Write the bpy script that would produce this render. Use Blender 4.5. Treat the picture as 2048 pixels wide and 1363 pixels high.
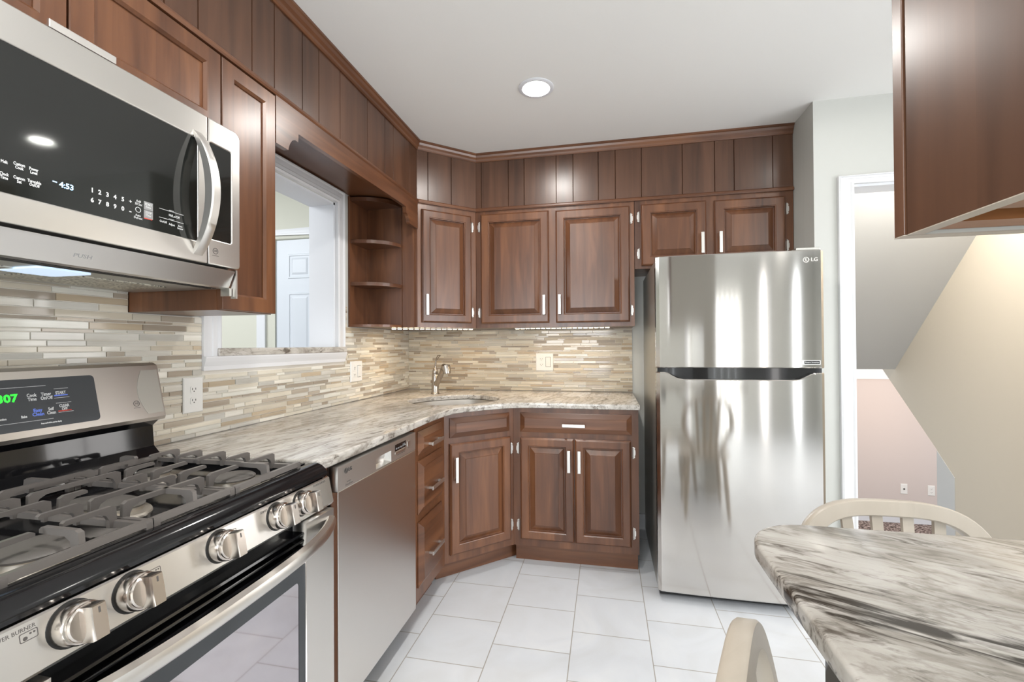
import bpy, bmesh, math, random
from mathutils import Vector, Matrix
R = math.radians
random.seed(7)
S = bpy.context.scene
for o in list(bpy.data.objects):
    bpy.data.objects.remove(o)
COL = S.collection

# ------------------------------------------------------------------ camera
cam_d = bpy.data.cameras.new('camera'); cam = bpy.data.objects.new('camera', cam_d); COL.objects.link(cam)
S.camera = cam
cam_d.sensor_width = 36.0; cam_d.lens = 898.1067/2048*36.0; cam_d.clip_start = 0.02
yaw, pitch, roll = -.2063, .0077, -.0063
fw = Vector((math.sin(yaw)*math.cos(pitch), math.cos(yaw)*math.cos(pitch), math.sin(pitch)))
rt = Vector((math.cos(yaw), -math.sin(yaw), 0)); up = rt.cross(fw)
rt, up = rt*math.cos(roll)+up*math.sin(roll), -rt*math.sin(roll)+up*math.cos(roll)
cam.matrix_world = Matrix(((rt.x, up.x, -fw.x, 1.4449), (rt.y, up.y, -fw.y, -3.1239), (rt.z, up.z, -fw.z, 1.2381), (0, 0, 0, 1)))

# ------------------------------------------------------------------ sky, exposure, large lights
W = bpy.data.worlds.new('sky'); S.world = W; W.use_nodes = True
W.node_tree.nodes['Background'].inputs[0].default_value = (.86, .93, 1, 1)
W.node_tree.nodes['Background'].inputs[1].default_value = 1.0
S.view_settings.view_transform = 'Standard'; S.view_settings.look = 'None'
S.view_settings.gamma = 1.0; S.view_settings.use_curve_mapping = False
S.view_settings.exposure = 0.44

def area(name, loc, aim, sx, sy, power, col=(1, 1, 1), shape='RECTANGLE', spread=180):
    d = bpy.data.lights.new(name, 'AREA'); d.shape = shape; d.size = sx; d.size_y = sy
    d.energy = power; d.color = col; d.spread = R(spread)
    o = bpy.data.objects.new(name, d); COL.objects.link(o); o.location = loc
    o.rotation_euler = (Vector(aim)-Vector(loc)).to_track_quat('-Z', 'Y').to_euler()
    return o
# daylight through the glazing behind the camera; added lights are marked below
area('daylight_fill', (2.73, -5.12, .95), (2.73, 0, .95), .92, 1.75, 26, (.93, .97, 1))
area('daylight_fill', (.85, -5.12, 1.35), (.85, 0, 1.35), 1.3, 1.3, 40, (.93, .97, 1))  # unseen window and its light added to brighten the room
area('daylight_fill', (4.73, -2.6, 1.3), (0, -2.6, 1.3), 2.0, 1.6, 52, (.98, .98, 1))  # unseen window light added to brighten the right side and hall
area('room_fill', (-1.6, -1.6, 2.35), (-1.2, -1.0, 0), 1.2, 1.2, 40, (.95, .98, 1))  # unseen panel added to brighten the neighbouring room
area('daylight_fill', (3.65, -5.12, 1.1), (3.65, 0, 1.1), .09, 2.0, 2.0, (1, .95, .90))
area('daylight_fill', (4.26, -5.12, 1.1), (4.26, 0, 1.1), .10, 2.0, 3.4, (.92, .97, 1))
area('lamp_and_fill', (4.6, 1.7, 1.0), (4.6, 2.9, -.5), .5, .3, 11, (1, .72, .5))
area('lamp_and_fill', (3.2, -.36, 2.44), (3.4, .1, 0), .25, .12, 22, (1, .97, .93))  # unseen light added to brighten the stair hall

# ------------------------------------------------------------------ materials
MATS = {}
def nt(name):
    m = bpy.data.materials.new(name); m.use_nodes = True; t = m.node_tree
    return m, t, t.nodes['Principled BSDF']
def plain(name, col, rough=.5, metal=0, coat=0, emit=0, spec=.5):
    m, t, b = nt(name)
    b.inputs['Base Color'].default_value = (*col, 1); b.inputs['Roughness'].default_value = rough
    b.inputs['Metallic'].default_value = metal; b.inputs['Coat Weight'].default_value = coat
    b.inputs['Specular IOR Level'].default_value = spec
    if emit:
        b.inputs['Emission Color'].default_value = (*col, 1); b.inputs['Emission Strength'].default_value = emit
    MATS[name] = m; return m
def N(t, kind, **kw):
    n = t.nodes.new(kind)
    for k, v in kw.items(): setattr(n, k, v)
    return n
def ramp(t, stops):
    n = N(t, 'ShaderNodeValToRGB'); e = n.color_ramp.elements
    while len(e) > 1: e.remove(e[0])
    e[0].position, e[0].color = stops[0][0], (*stops[0][1], 1)
    for p, c in stops[1:]:
        x = e.new(p); x.color = (*c, 1)
    return n
def coords(t, scale, rot=(0, 0, 0), obj_rand=True):
    g = N(t, 'ShaderNodeNewGeometry'); mp = N(t, 'ShaderNodeMapping')
    mp.inputs['Scale'].default_value = scale; mp.inputs['Rotation'].default_value = rot
    if obj_rand:
        oi = N(t, 'ShaderNodeObjectInfo'); v = N(t, 'ShaderNodeVectorMath', operation='MULTIPLY_ADD')
        v.inputs[1].default_value = (7, 5, 3)
        t.links.new(oi.outputs['Random'], v.inputs[0]); t.links.new(g.outputs['Position'], v.inputs[2])
        t.links.new(v.outputs[0], mp.inputs[0])
    else:
        t.links.new(g.outputs['Position'], mp.inputs[0])
    return mp
def wood(name, scale, dark, mid, light, rough=.31, coat=.25):
    m, t, b = nt(name); L = t.links.new
    mp = coords(t, scale)
    n1 = N(t, 'ShaderNodeTexNoise'); n1.inputs['Scale'].default_value = 1.0; n1.inputs['Detail'].default_value = 5
    n1.inputs['Distortion'].default_value = .6
    L(mp.outputs[0], n1.inputs['Vector'])
    mp2 = coords(t, tuple(s*.22 for s in scale))
    n2 = N(t, 'ShaderNodeTexNoise'); n2.inputs['Scale'].default_value = 1.0; n2.inputs['Detail'].default_value = 2
    L(mp2.outputs[0], n2.inputs['Vector'])
    # glued staves: a new tone about every 6 cm across the grain
    g = N(t, 'ShaderNodeNewGeometry'); sp = N(t, 'ShaderNodeSeparateXYZ'); L(g.outputs['Position'], sp.inputs[0])
    if scale[2] < scale[0]:
        c0 = N(t, 'ShaderNodeMath', operation='SUBTRACT'); L(sp.outputs[0], c0.inputs[0]); L(sp.outputs[1], c0.inputs[1]); src = c0.outputs[0]
    else: src = sp.outputs[2]
    c1 = N(t, 'ShaderNodeMath', operation='MULTIPLY'); c1.inputs[1].default_value = 15; L(src, c1.inputs[0])
    c2 = N(t, 'ShaderNodeMath', operation='FLOOR'); L(c1.outputs[0], c2.inputs[0])
    oi = N(t, 'ShaderNodeObjectInfo'); c3 = N(t, 'ShaderNodeMath', operation='ADD'); L(c2.outputs[0], c3.inputs[0]); L(oi.outputs['Random'], c3.inputs[1])
    wn = N(t, 'ShaderNodeTexWhiteNoise', noise_dimensions='1D'); L(c3.outputs[0], wn.inputs['W'])
    mx0 = N(t, 'ShaderNodeMix', data_type='FLOAT'); mx0.inputs[0].default_value = .45
    L(n1.outputs[0], mx0.inputs[2]); L(n2.outputs[0], mx0.inputs[3])
    st = N(t, 'ShaderNodeMapRange'); st.inputs['To Min'].default_value = -.045; st.inputs['To Max'].default_value = .06; L(wn.outputs['Value'], st.inputs[0])
    mx = N(t, 'ShaderNodeMath', operation='ADD'); L(mx0.outputs[0], mx.inputs[0]); L(st.outputs[0], mx.inputs[1])
    r = ramp(t, [(.30, dark), (.5, mid), (.72, light)])
    L(mx.outputs[0], r.inputs[0]); L(r.outputs[0], b.inputs['Base Color'])
    b.inputs['Roughness'].default_value = rough; b.inputs['Coat Weight'].default_value = coat
    b.inputs['Coat Roughness'].default_value = .28
    bp = N(t, 'ShaderNodeBump'); bp.inputs['Strength'].default_value = .05; bp.inputs['Distance'].default_value = .002
    L(n1.outputs[0], bp.inputs['Height']); L(bp.outputs[0], b.inputs['Normal'])
    MATS[name] = m; return m
WD, WM, WL = (.056, .0205, .009), (.124, .0485, .0215), (.215, .089, .038)
wood('wood_v', (26, 26, 2.2), WD, WM, WL)
wood('wood_h', (2.2, 2.2, 26), WD, WM, WL)
wood('wood_plank', (22, 22, 1.8), (.052, .0225, .012), (.092, .0415, .0225), (.135, .062, .034), .32, .2)
wood('wood_pale', (14, 14, 1.5), (.39, .345, .285), (.45, .40, .335), (.49, .44, .375), .35, .1)
wood('wood_inside', (3, 26, 26), (.16, .06, .02), (.30, .12, .04), (.40, .18, .07), .4, .1)

def steel(name, col=(.62, .60, .575), rough=.27, aniso=.75):
    m, t, b = nt(name); L = t.links.new
    b.inputs['Base Color'].default_value = (*col, 1); b.inputs['Metallic'].default_value = 1
    b.inputs['Roughness'].default_value = rough; b.inputs['Anisotropic'].default_value = aniso
    tg = N(t, 'ShaderNodeTangent', direction_type='UV_MAP'); tg.uv_map = 'grain'
    L(tg.outputs[0], b.inputs['Tangent'])
    MATS[name] = m; return m
steel('steel', (.73, .71, .68), .28, .5)
steel('steel_fridge', (.62, .595, .565), .095, .92)
steel('steel_console', (.52, .49, .46), .30, .5)
steel('steel_satin', (.74, .72, .69), .42, .3)
steel('steel_washer', (.82, .80, .77), .30, .8)
steel('steel_sink', (.42, .40, .37), .5, 0)
steel('steel_side', (.50, .50, .47), .42, .2)
steel('knob_steel', (.66, .60, .55), .2, .3)
plain('nickel', (.72, .70, .67), .28, 1)
plain('nickel_bright', (.74, .72, .69), .34, 1)
plain('faucet_nickel', (.40, .365, .33), .27, 1)
plain('black_gloss', (.006, .006, .007), .07, 0, .3)
plain('black_glass', (.010, .011, .010), .05, 0, 0, spec=.75)
plain('oven_glass', (.56, .53, .56), .04, 1)
plain('black_enamel', (.008, .008, .009), .10)
plain('black_matte', (.012, .012, .012), .5)
plain('cast_iron', (.17, .155, .145), .30, .3)
plain('burner_cap', (.13, .12, .11), .5, .2)
plain('burner_base', (.60, .55, .48), .4, .8)
plain('panel_grey', (.045, .05, .056), .4)
plain('white_print', (.75, .76, .76), .5)
plain('grey_print', (.28, .28, .28), .5)
plain('dark_print', (.10, .09, .085), .5)
plain('blue_print', (.16, .26, .85), .5)
plain('red_print', (.62, .06, .04), .5)
plain('green_digits', (.02, 1, .03), .5, emit=1.6)
plain('blue_digits', (.45, .72, 1), .5, emit=1.0)
plain('white_paint', (.72, .735, .77), .35)
plain('trim_paint', (.74, .745, .76), .32)
plain('door_paint', (.66, .70, .76), .4)
plain('wall_paint', (.53, .535, .505), .5)
plain('wall_cream', (.62, .62, .54), .6)
plain('wall_tan', (.50, .435, .345), .6)
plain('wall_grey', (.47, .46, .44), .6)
plain('wall_peach', (.60, .53, .50), .6)
plain('ceiling_paint', (.80, .795, .775), .7)
plain('plate_white', (.78, .775, .75), .35)
plain('slot_dark', (.05, .045, .04), .5)
plain('grout', (.62, .57, .48), .8)
plain('lamp_white', (.88, .95, .86), .5)
plain('lens_lit', (1, .98, .95), .5, emit=12)
plain('led_lit', (1, .84, .6), .5, emit=11)
plain('led_case', (.55, .5, .42), .5)
plain('hood_lens', (.62, .78, 1), .3, emit=.5)
plain('slat_white', (.85, .84, .80), .6)
plain('cable_dark', (.03, .03, .03), .5)

def tile_floor():
    m, t, b = nt('floor_tile'); L = t.links.new
    g = N(t, 'ShaderNodeNewGeometry'); mp = N(t, 'ShaderNodeMapping')
    mp.inputs['Rotation'].default_value = (0, 0, R(-90)); L(g.outputs['Position'], mp.inputs[0])
    # rows run along y, each 0.32 wide in x; tiles 0.29 long
    br = N(t, 'ShaderNodeTexBrick', offset=.5, squash=1)
    br.inputs['Scale'].default_value = 1; br.inputs['Brick Width'].default_value = .575; br.inputs['Row Height'].default_value = .3195
    br.inputs['Brick Width'].default_value = .2885
    br.inputs['Mortar Size'].default_value = .0022; br.inputs['Mortar Smooth'].default_value = .2
    br.inputs['Color1'].default_value = (.62, .645, .68, 1); br.inputs['Color2'].default_value = (.65, .67, .70, 1)
    br.inputs['Mortar'].default_value = (.36, .34, .31, 1)
    ad = N(t, 'ShaderNodeVectorMath', operation='ADD'); ad.inputs[1].default_value = (FLX, FLY, 0)
    L(mp.outputs[0], ad.inputs[0]); L(ad.outputs[0], br.inputs['Vector'])
    n = N(t, 'ShaderNodeTexNoise'); n.inputs['Scale'].default_value = 3.2; n.inputs['Detail'].default_value = 7; n.inputs['Distortion'].default_value = 1.4
    L(g.outputs['Position'], n.inputs['Vector'])
    r = ramp(t, [(.3, (.93, .92, .90)), (.55, (1, 1, 1)), (.75, (1.06, 1.05, 1.03))]); L(n.outputs[0], r.inputs[0])
    mx = N(t, 'ShaderNodeMix', data_type='RGBA', blend_type='MULTIPLY'); mx.inputs[0].default_value = 1
    L(br.outputs['Color'], mx.inputs[6]); L(r.outputs[0], mx.inputs[7]); L(mx.outputs[2], b.inputs['Base Color'])
    b.inputs['Roughness'].default_value = .42
    bp = N(t, 'ShaderNodeBump', invert=True); bp.inputs['Strength'].default_value = .3; bp.inputs['Distance'].default_value = .002
    L(br.outputs['Fac'], bp.inputs['Height']); L(bp.outputs[0], b.inputs['Normal'])
    MATS['floor_tile'] = m
FLX, FLY = .879, .0165
tile_floor()

def granite(name, ang, band=None, k=1.0):
    m, t, b = nt(name); L = t.links.new
    g = N(t, 'ShaderNodeNewGeometry')
    mp0 = N(t, 'ShaderNodeMapping'); mp0.inputs['Rotation'].default_value = (0, 0, -ang); L(g.outputs['Position'], mp0.inputs[0])
    def noise(scale, sx, det=6, dist=.8, off=0):
        mp = N(t, 'ShaderNodeMapping'); mp.inputs['Scale'].default_value = sx; mp.inputs['Location'].default_value = (off, off*1.7, off*.3)
        L(mp0.outputs[0], mp.inputs[0])
        n = N(t, 'ShaderNodeTexNoise'); n.inputs['Scale'].default_value = scale; n.inputs['Detail'].default_value = det
        n.inputs['Roughness'].default_value = .62; n.inputs['Distortion'].default_value = dist
        L(mp.outputs[0], n.inputs['Vector']); return n
    a = noise(1, (3.2, 11, 11), 10, 1.6)
    r1 = ramp(t, [(.28, (.24, .215, .185)), (.40, (.38, .35, .31)), (.50, (.53, .50, .455)), (.62, (.61, .58, .54)), (.76, (.46, .435, .405))])
    L(a.outputs[0], r1.inputs[0])
    for e in r1.color_ramp.elements: e.color = (e.color[0]*k, e.color[1]*k, e.color[2]*k, 1)
    # fine dark flecks drawn out along the veins
    f = noise(1, (14, 52, 52), 8, 1.0, 3.1)
    rf = ramp(t, [(.33, (.24, .21, .185)), (.46, (1, 1, 1))]); L(f.outputs[0], rf.inputs[0])
    mx = N(t, 'ShaderNodeMix', data_type='RGBA', blend_type='MULTIPLY'); mx.inputs[0].default_value = .85
    L(r1.outputs[0], mx.inputs[6]); L(rf.outputs[0], mx.inputs[7])
    out = mx.outputs[2]
    # long thin dark veins
    v = noise(1, (1.8, 8, 8), 7, 1.6, 8.7)
    rv = ramp(t, [(.46, (1, 1, 1)), (.495, (.34, .30, .26)), (.505, (.34, .30, .26)), (.54, (1, 1, 1))]); L(v.outputs[0], rv.inputs[0])
    mv = N(t, 'ShaderNodeMix', data_type='RGBA', blend_type='MULTIPLY'); mv.inputs[0].default_value = .38
    L(out, mv.inputs[6]); L(rv.outputs[0], mv.inputs[7]); out = mv.outputs[2]
    if band:
        # one broad dark streak across the slab: distance from a line, broken up by stretched noise
        y0, wid = band
        sp = N(t, 'ShaderNodeSeparateXYZ'); L(mp0.outputs[0], sp.inputs[0])
        wob = noise(1, (3.0, 2, 2), 4, .5, 1.3)
        kk = N(t, 'ShaderNodeMath', operation='MULTIPLY_ADD'); kk.inputs[1].default_value = .10; L(wob.outputs[0], kk.inputs[0]); L(sp.outputs[1], kk.inputs[2])
        d = N(t, 'ShaderNodeMath', operation='SUBTRACT'); d.inputs[1].default_value = y0+.05; L(kk.outputs[0], d.inputs[0])
        ab = N(t, 'ShaderNodeMath', operation='ABSOLUTE'); L(d.outputs[0], ab.inputs[0])
        mr = N(t, 'ShaderNodeMapRange'); mr.inputs['From Min'].default_value = 0; mr.inputs['From Max'].default_value = wid
        mr.inputs['To Min'].default_value = .17; mr.inputs['To Max'].default_value = -.14; L(ab.outputs[0], mr.inputs[0])
        st = noise(1, (5, 42, 42), 9, 1.0, 5.5)
        su = N(t, 'ShaderNodeMath', operation='ADD'); L(st.outputs[0], su.inputs[0]); L(mr.outputs[0], su.inputs[1])
        rb = ramp(t, [(.56, (0, 0, 0)), (.66, (1, 1, 1))]); L(su.outputs[0], rb.inputs[0])
        mb = N(t, 'ShaderNodeMix', data_type='RGBA'); L(rb.outputs[0], mb.inputs[0]); L(out, mb.inputs[6])
        mb.inputs[7].default_value = (.045, .038, .031, 1); out = mb.outputs[2]
    L(out, b.inputs['Base Color'])
    b.inputs['Roughness'].default_value = .14; b.inputs['Specular IOR Level'].default_value = .32 if band else .45
    MATS[name] = m
granite('granite_counter', R(78))
granite('granite_table', R(-24), (-1.578, .080), .78)

def carpet():
    m, t, b = nt('carpet'); L = t.links.new
    g = N(t, 'ShaderNodeNewGeometry'); n = N(t, 'ShaderNodeTexNoise'); n.inputs['Scale'].default_value = 55; n.inputs['Detail'].default_value = 3
    L(g.outputs['Position'], n.inputs['Vector'])
    r = ramp(t, [(.36, (.035, .025, .022)), (.5, (.16, .11, .095)), (.64, (.46, .38, .34))]); L(n.outputs[0], r.inputs[0]); L(r.outputs[0], b.inputs['Base Color'])
    b.inputs['Roughness'].default_value = .95; MATS['carpet'] = m
carpet()
def mesh_filter():
    m, t, b = nt('filter_mesh'); L = t.links.new
    g = N(t, 'ShaderNodeNewGeometry'); n = N(t, 'ShaderNodeTexVoronoi'); n.inputs['Scale'].default_value = 160
    L(g.outputs['Position'], n.inputs['Vector'])
    r = ramp(t, [(.2, (.12, .11, .09)), (.6, (.62, .60, .52))]); L(n.outputs['Distance'], r.inputs[0]); L(r.outputs[0], b.inputs['Base Color'])
    b.inputs['Metallic'].default_value = .7; b.inputs['Roughness'].default_value = .4; MATS['filter_mesh'] = m
mesh_filter()
def mosaic():
    m, t, b = nt('mosaic'); L = t.links.new
    a = N(t, 'ShaderNodeAttribute', attribute_name='tone'); mp = coords(t, (5, 5, 60), obj_rand=False)
    n = N(t, 'ShaderNodeTexNoise'); n.inputs['Scale'].default_value = 1; n.inputs['Detail'].default_value = 5; L(mp.outputs[0], n.inputs['Vector'])
    r = ramp(t, [(.3, (.9, .88, .85)), (.7, (1.06, 1.06, 1.06))]); L(n.outputs[0], r.inputs[0])
    mx = N(t, 'ShaderNodeMix', data_type='RGBA', blend_type='MULTIPLY'); mx.inputs[0].default_value = 1
    L(a.outputs['Color'], mx.inputs[6]); L(r.outputs[0], mx.inputs[7]); L(mx.outputs[2], b.inputs['Base Color'])
    L(a.outputs['Alpha'], b.inputs['Roughness'])
    b.inputs['Specular IOR Level'].default_value = .6
    MATS['mosaic'] = m
mosaic()

# ------------------------------------------------------------------ geometry helpers
class F:   # a working plane: origin, u to the right, v up, n out of the surface
    def __init__(s, o, u, v, n): s.o, s.u, s.v, s.n = Vector(o), Vector(u).normalized(), Vector(v).normalized(), Vector(n).normalized()
    def P(s, a, b, c=0): return s.o+s.u*a+s.v*b+s.n*c
    def M(s): return Matrix(((s.u.x, s.v.x, s.n.x, s.o.x), (s.u.y, s.v.y, s.n.y, s.o.y), (s.u.z, s.v.z, s.n.z, s.o.z), (0, 0, 0, 1)))
    def at(s, a, b, c=0): return F(s.P(a, b, c), s.u, s.v, s.n)
def FX(x): return F((x, 0, 0), (0, 1, 0), (0, 0, 1), (1, 0, 0))      # faces +x: u = y, v = z
def FY(y): return F((0, y, 0), (1, 0, 0), (0, 0, 1), (0, -1, 0))     # faces -y: u = x, v = z
WORLD = F((0, 0, 0), (1, 0, 0), (0, 1, 0), (0, 0, 1))

class B:
    def __init__(s): s.bm = bmesh.new()
    def ring(s, pts): return [s.bm.verts.new(Vector(p)) for p in pts]
    def face(s, vs):
        try: return s.bm.faces.new(vs)
        except ValueError: return None
    def bridge(s, a, b, closed=True):
        n = len(a)
        for i in range(n if closed else n-1): s.face((a[i], a[(i+1) % n], b[(i+1) % n], b[i]))
    def loft(s, rings, cap0=True, cap1=True, closed=True):
        rs = [s.ring(r) for r in rings]
        for a, b in zip(rs, rs[1:]): s.bridge(a, b, closed)
        if cap0: s.face(rs[0][::-1])
        if cap1: s.face(rs[-1])
        return s
    def box(s, x0, x1, y0, y1, z0, z1, bev=0, fr=None):
        fr = fr or WORLD
        a = [fr.P(*p) for p in ((x0, y0, z0), (x1, y0, z0), (x1, y1, z0), (x0, y1, z0))]
        b = [fr.P(*p) for p in ((x0, y0, z1), (x1, y0, z1), (x1, y1, z1), (x0, y1, z1))]
        ra, rb = s.ring(a), s.ring(b)
        s.bridge(ra, rb); fs = [s.face(ra[::-1]), s.face(rb)]
        if bev:
            es = set()
            for v in ra+rb:
                for e in v.link_edges: es.add(e)
            bmesh.ops.bevel(s.bm, geom=list(es), offset=bev, segments=2, affect='EDGES', profile=.5)
        return s
    def prism(s, pts, fr, n0, n1):
        return s.loft([[fr.P(a, b, n0) for a, b in pts], [fr.P(a, b, n1) for a, b in pts]])
    def panel(s, fr, u0, u1, v0, v1, prof, cap0=False, cap1=True):
        # concentric mitred rectangles: prof = [(inset, height), ...]
        return s.loft([[fr.P(a, b, h) for a, b in ((u0+i, v0+i), (u1-i, v0+i), (u1-i, v1-i), (u0+i, v1-i))] for i, h in prof], cap0, cap1)
    def sweep(s, path, sec, upv=(0, 0, 1), caps=True, closed=False):
        # sweeps a flat section [(side, up)] along path; sec may be a list per point
        path = [Vector(p) for p in path]; upv = Vector(upv); rings = []
        for i, p in enumerate(path):
            if closed: a, b = path[i-1], path[(i+1) % len(path)]
            else: a, b = path[max(i-1, 0)], path[min(i+1, len(path)-1)]
            d = (b-a).normalized(); side = d.cross(upv)
            if side.length < 1e-6: side = Vector((1, 0, 0))
            side.normalize(); u = side.cross(d).normalized()
            k = 1.0
            if 0 < i < len(path)-1 or closed:
                d1 = (p-a).normalized(); c = max(.3, abs(d1.dot(d))); k = 1/c
            sc = sec[i] if isinstance(sec[0][0], (tuple, list)) else sec
            rings.append([p+side*(x*k)+u*y for x, y in sc])
        if closed: rings.append(rings[0])
        return s.loft(rings, caps and not closed, caps and not closed)
    def tube(s, path, r, seg=12, caps=True):
        rr = r if isinstance(r, (list, tuple)) else [r]*len(path)
        sec = [[(q*math.cos(2*math.pi*k/seg), q*math.sin(2*math.pi*k/seg)) for k in range(seg)] for q in rr]
        path = [Vector(p) for p in path]; d = path[-1]-path[0]
        upv = (0, 0, 1) if abs(d.normalized().z) < .95 else (0, 1, 0)
        return s.sweep(path, sec, upv, caps)
    def lathe(s, prof, fr, seg=32, cap0=True, cap1=True, sx=1, sy=1):
        # prof = [(radius, height)] about fr.n
        return s.loft([[fr.P(r*sx*math.cos(2*math.pi*k/seg), r*sy*math.sin(2*math.pi*k/seg), h) for k in range(seg)] for r, h in prof], cap0, cap1)
    def plate(s, outer, holes, fr, n0, n1, bev=0):
        # flat sheet with holes, filled by a 2D curve
        c = bpy.data.curves.new('tmp', 'CURVE'); c.dimensions = '2D'; c.fill_mode = 'BOTH'
        for loop in [outer]+holes:
            sp = c.splines.new('POLY'); sp.points.add(len(loop)-1); sp.use_cyclic_u = True
            for p, q in zip(sp.points, loop): p.co = (q[0], q[1], 0, 1)
        c.extrude = (n1-n0)/2-bev
        if bev: c.bevel_depth = bev; c.bevel_resolution = 3; c.offset = -bev
        o = bpy.data.objects.new('tmp', c); COL.objects.link(o)
        dg = bpy.context.evaluated_depsgraph_get()
        me = bpy.data.meshes.new_from_object(o.evaluated_get(dg))
        me.transform(fr.M() @ Matrix.Translation((0, 0, (n0+n1)/2)))
        s.bm.from_mesh(me)
        bpy.data.objects.remove(o); bpy.data.curves.remove(c); bpy.data.meshes.remove(me)
        bmesh.ops.remove_doubles(s.bm, verts=s.bm.verts, dist=1e-5)
        return s
    def text(s, body, size, fr, depth=.0004, align='CENTER', sx=1, bold=0):
        c = bpy.data.curves.new('tmp', 'FONT'); c.body = body; c.size = size; c.align_x = align; c.align_y = 'CENTER'
        c.extrude = depth/2; c.resolution_u = 2; c.offset = bold; c.space_line = .82
        o = bpy.data.objects.new('tmp', c); COL.objects.link(o)
        dg = bpy.context.evaluated_depsgraph_get()
        me = bpy.data.meshes.new_from_object(o.evaluated_get(dg))
        me.transform(fr.M() @ Matrix.Translation((0, 0, depth/2)) @ Matrix.Diagonal((sx, 1, 1, 1)))
        s.bm.from_mesh(me)
        bpy.data.objects.remove(o); bpy.data.curves.remove(c); bpy.data.meshes.remove(me)
        return s

def obj(name, b, mat, parent=None, smooth=False, label=None, recalc=True):
    bm = b.bm
    if recalc: bmesh.ops.recalc_face_normals(bm, faces=bm.faces)
    uv = bm.loops.layers.uv.new('grain')
    for f in bm.faces:
        n = f.normal; ax = max(range(3), key=lambda i: abs(n[i]))
        for l in f.loops:
            p = l.vert.co
            l[uv].uv = (p.z, p.y) if ax == 0 else (p.z, p.x) if ax == 1 else (p.x, p.y)
    me = bpy.data.meshes.new(name)
    base = Vector((0, 0, 0))
    if parent is not None:
        base = parent.matrix_world.translation if parent.parent is None else WORLDLOC[parent.name]
    else:
        vs = [v.co for v in bm.verts]
        lo = [min(v[i] for v in vs) for i in range(3)]; hi = [max(v[i] for v in vs) for i in range(3)]
        base = Vector(((lo[0]+hi[0])/2, (lo[1]+hi[1])/2, lo[2]))
    bmesh.ops.translate(bm, verts=bm.verts, vec=-base)
    bm.to_mesh(me); bm.free()
    me.materials.append(MATS[mat])
    if smooth:
        me.polygons.foreach_set('use_smooth', [True]*len(me.polygons))
        me.set_sharp_from_angle(angle=R(smooth if smooth is not True else 40))
    o = bpy.data.objects.new(name, me); COL.objects.link(o)
    if parent is not None: o.parent = parent
    else: o.location = base; o.matrix_world = Matrix.Translation(base)
    WORLDLOC[o.name] = base.copy()
    if label: o['label'] = label
    return o
WORLDLOC = {}
def thing(name, loc, label, cat, group=None):
    o = bpy.data.objects.new(name, None); COL.objects.link(o); o.location = loc; o.matrix_world = Matrix.Translation(loc)
    o.empty_display_size = .05; WORLDLOC[o.name] = Vector(loc)
    return tag(o, label, cat, group)
def tag(o, label, cat, group=None):
    o['label'] = label; o['category'] = cat
    if group: o['group'] = group
    return o
def struct(name, b, mat, **kw):
    o = obj(name, b, mat, **kw); o['kind'] = 'structure'; return o
def rect(u0, u1, v0, v1): return [(u0, v0), (u1, v0), (u1, v1), (u0, v1)]
def rrect(u0, u1, v0, v1, r, n=5):
    out = []
    for cx, cy, a0 in ((u1-r, v0+r, -90), (u1-r, v1-r, 0), (u0+r, v1-r, 90), (u0+r, v0+r, 180)):
        for k in range(n+1):
            a = R(a0+90*k/n); out.append((cx+r*math.cos(a), cy+r*math.sin(a)))
    return out
def circ(cx, cy, r, n=32): return [(cx+r*math.cos(2*math.pi*k/n), cy+r*math.sin(2*math.pi*k/n)) for k in range(n)]
def arc_pts(cx, cy, r, a0, a1, n=8): return [(cx+r*math.cos(R(a0+(a1-a0)*k/n)), cy+r*math.sin(R(a0+(a1-a0)*k/n))) for k in range(n+1)]

CEIL = 2.47
# ------------------------------------------------------------------ room shell
FLOOR_XY = FY(0); TOP = F((0, 0, 0), (1, 0, 0), (0, 1, 0), (0, 0, 1))
struct('floor', B().prism([(-.15, -5.2), (4.6, -5.2), (4.6, -.35), (2.52, -.35), (2.52, .12), (-.15, .12)], TOP, -.08, 0), 'floor_tile')
CANS = [(1.125, -.995), (1.15, -2.45), (1.15, -4.0), (3.2, -3.1), (2.665, -1.08)]  # middle three are unseen fill lights, added to brighten the room
struct('ceiling', B().plate(rect(-.15, 4.6, -5.2, .12), [circ(x, y, .066) for x, y in CANS], TOP, CEIL, CEIL+.03), 'ceiling_paint')
# left wall with the pass-through opening (u = y, v = z)
OP = (-1.685, -.925, 1.20, 2.016)
struct('wall_left', B().plate(rect(-5.2, .12, 0, CEIL), [rect(*OP)], FX(0), -.15, 0), 'wall_paint')
struct('wall_back', B().box(-.15, 2.489, 0, .12, 0, CEIL), 'wall_paint')
struct('wall_alcove', B().box(2.489, 2.60, -.4495, .12, 0, CEIL), 'wall_paint')
# wall with the cased doorway
struct('wall_doorway', B().prism([(2.489, 0), (2.655, 0), (2.655, 2.03), (3.75, 2.03), (3.75, CEIL), (2.489, CEIL)], FY(-.57), -.12, 0), 'wall_paint')
struct('wall_right', B().box(2.140, 2.26, -3.5, -2.466, 0, CEIL), 'wall_paint')
struct('wall_far_right', B().plate(rect(-5.2, -.85, 0, CEIL), [rect(-3.6, -1.6, .5, 2.1)], F((4.6, 0, 0), (0, 1, 0), (0, 0, 1), (-1, 0, 0)), -.1, 0), 'wall_paint')
struct('wall_behind', B().plate(rect(-.15, 4.7, 0, CEIL), [rect(.2, 1.5, .7, 2.0), rect(2.26, 3.20, .06, 1.85), rect(3.59, 3.71, .06, 2.15), rect(4.20, 4.32, .06, 2.15)], FY(-5.1), 0, .1), 'wall_paint')
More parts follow.
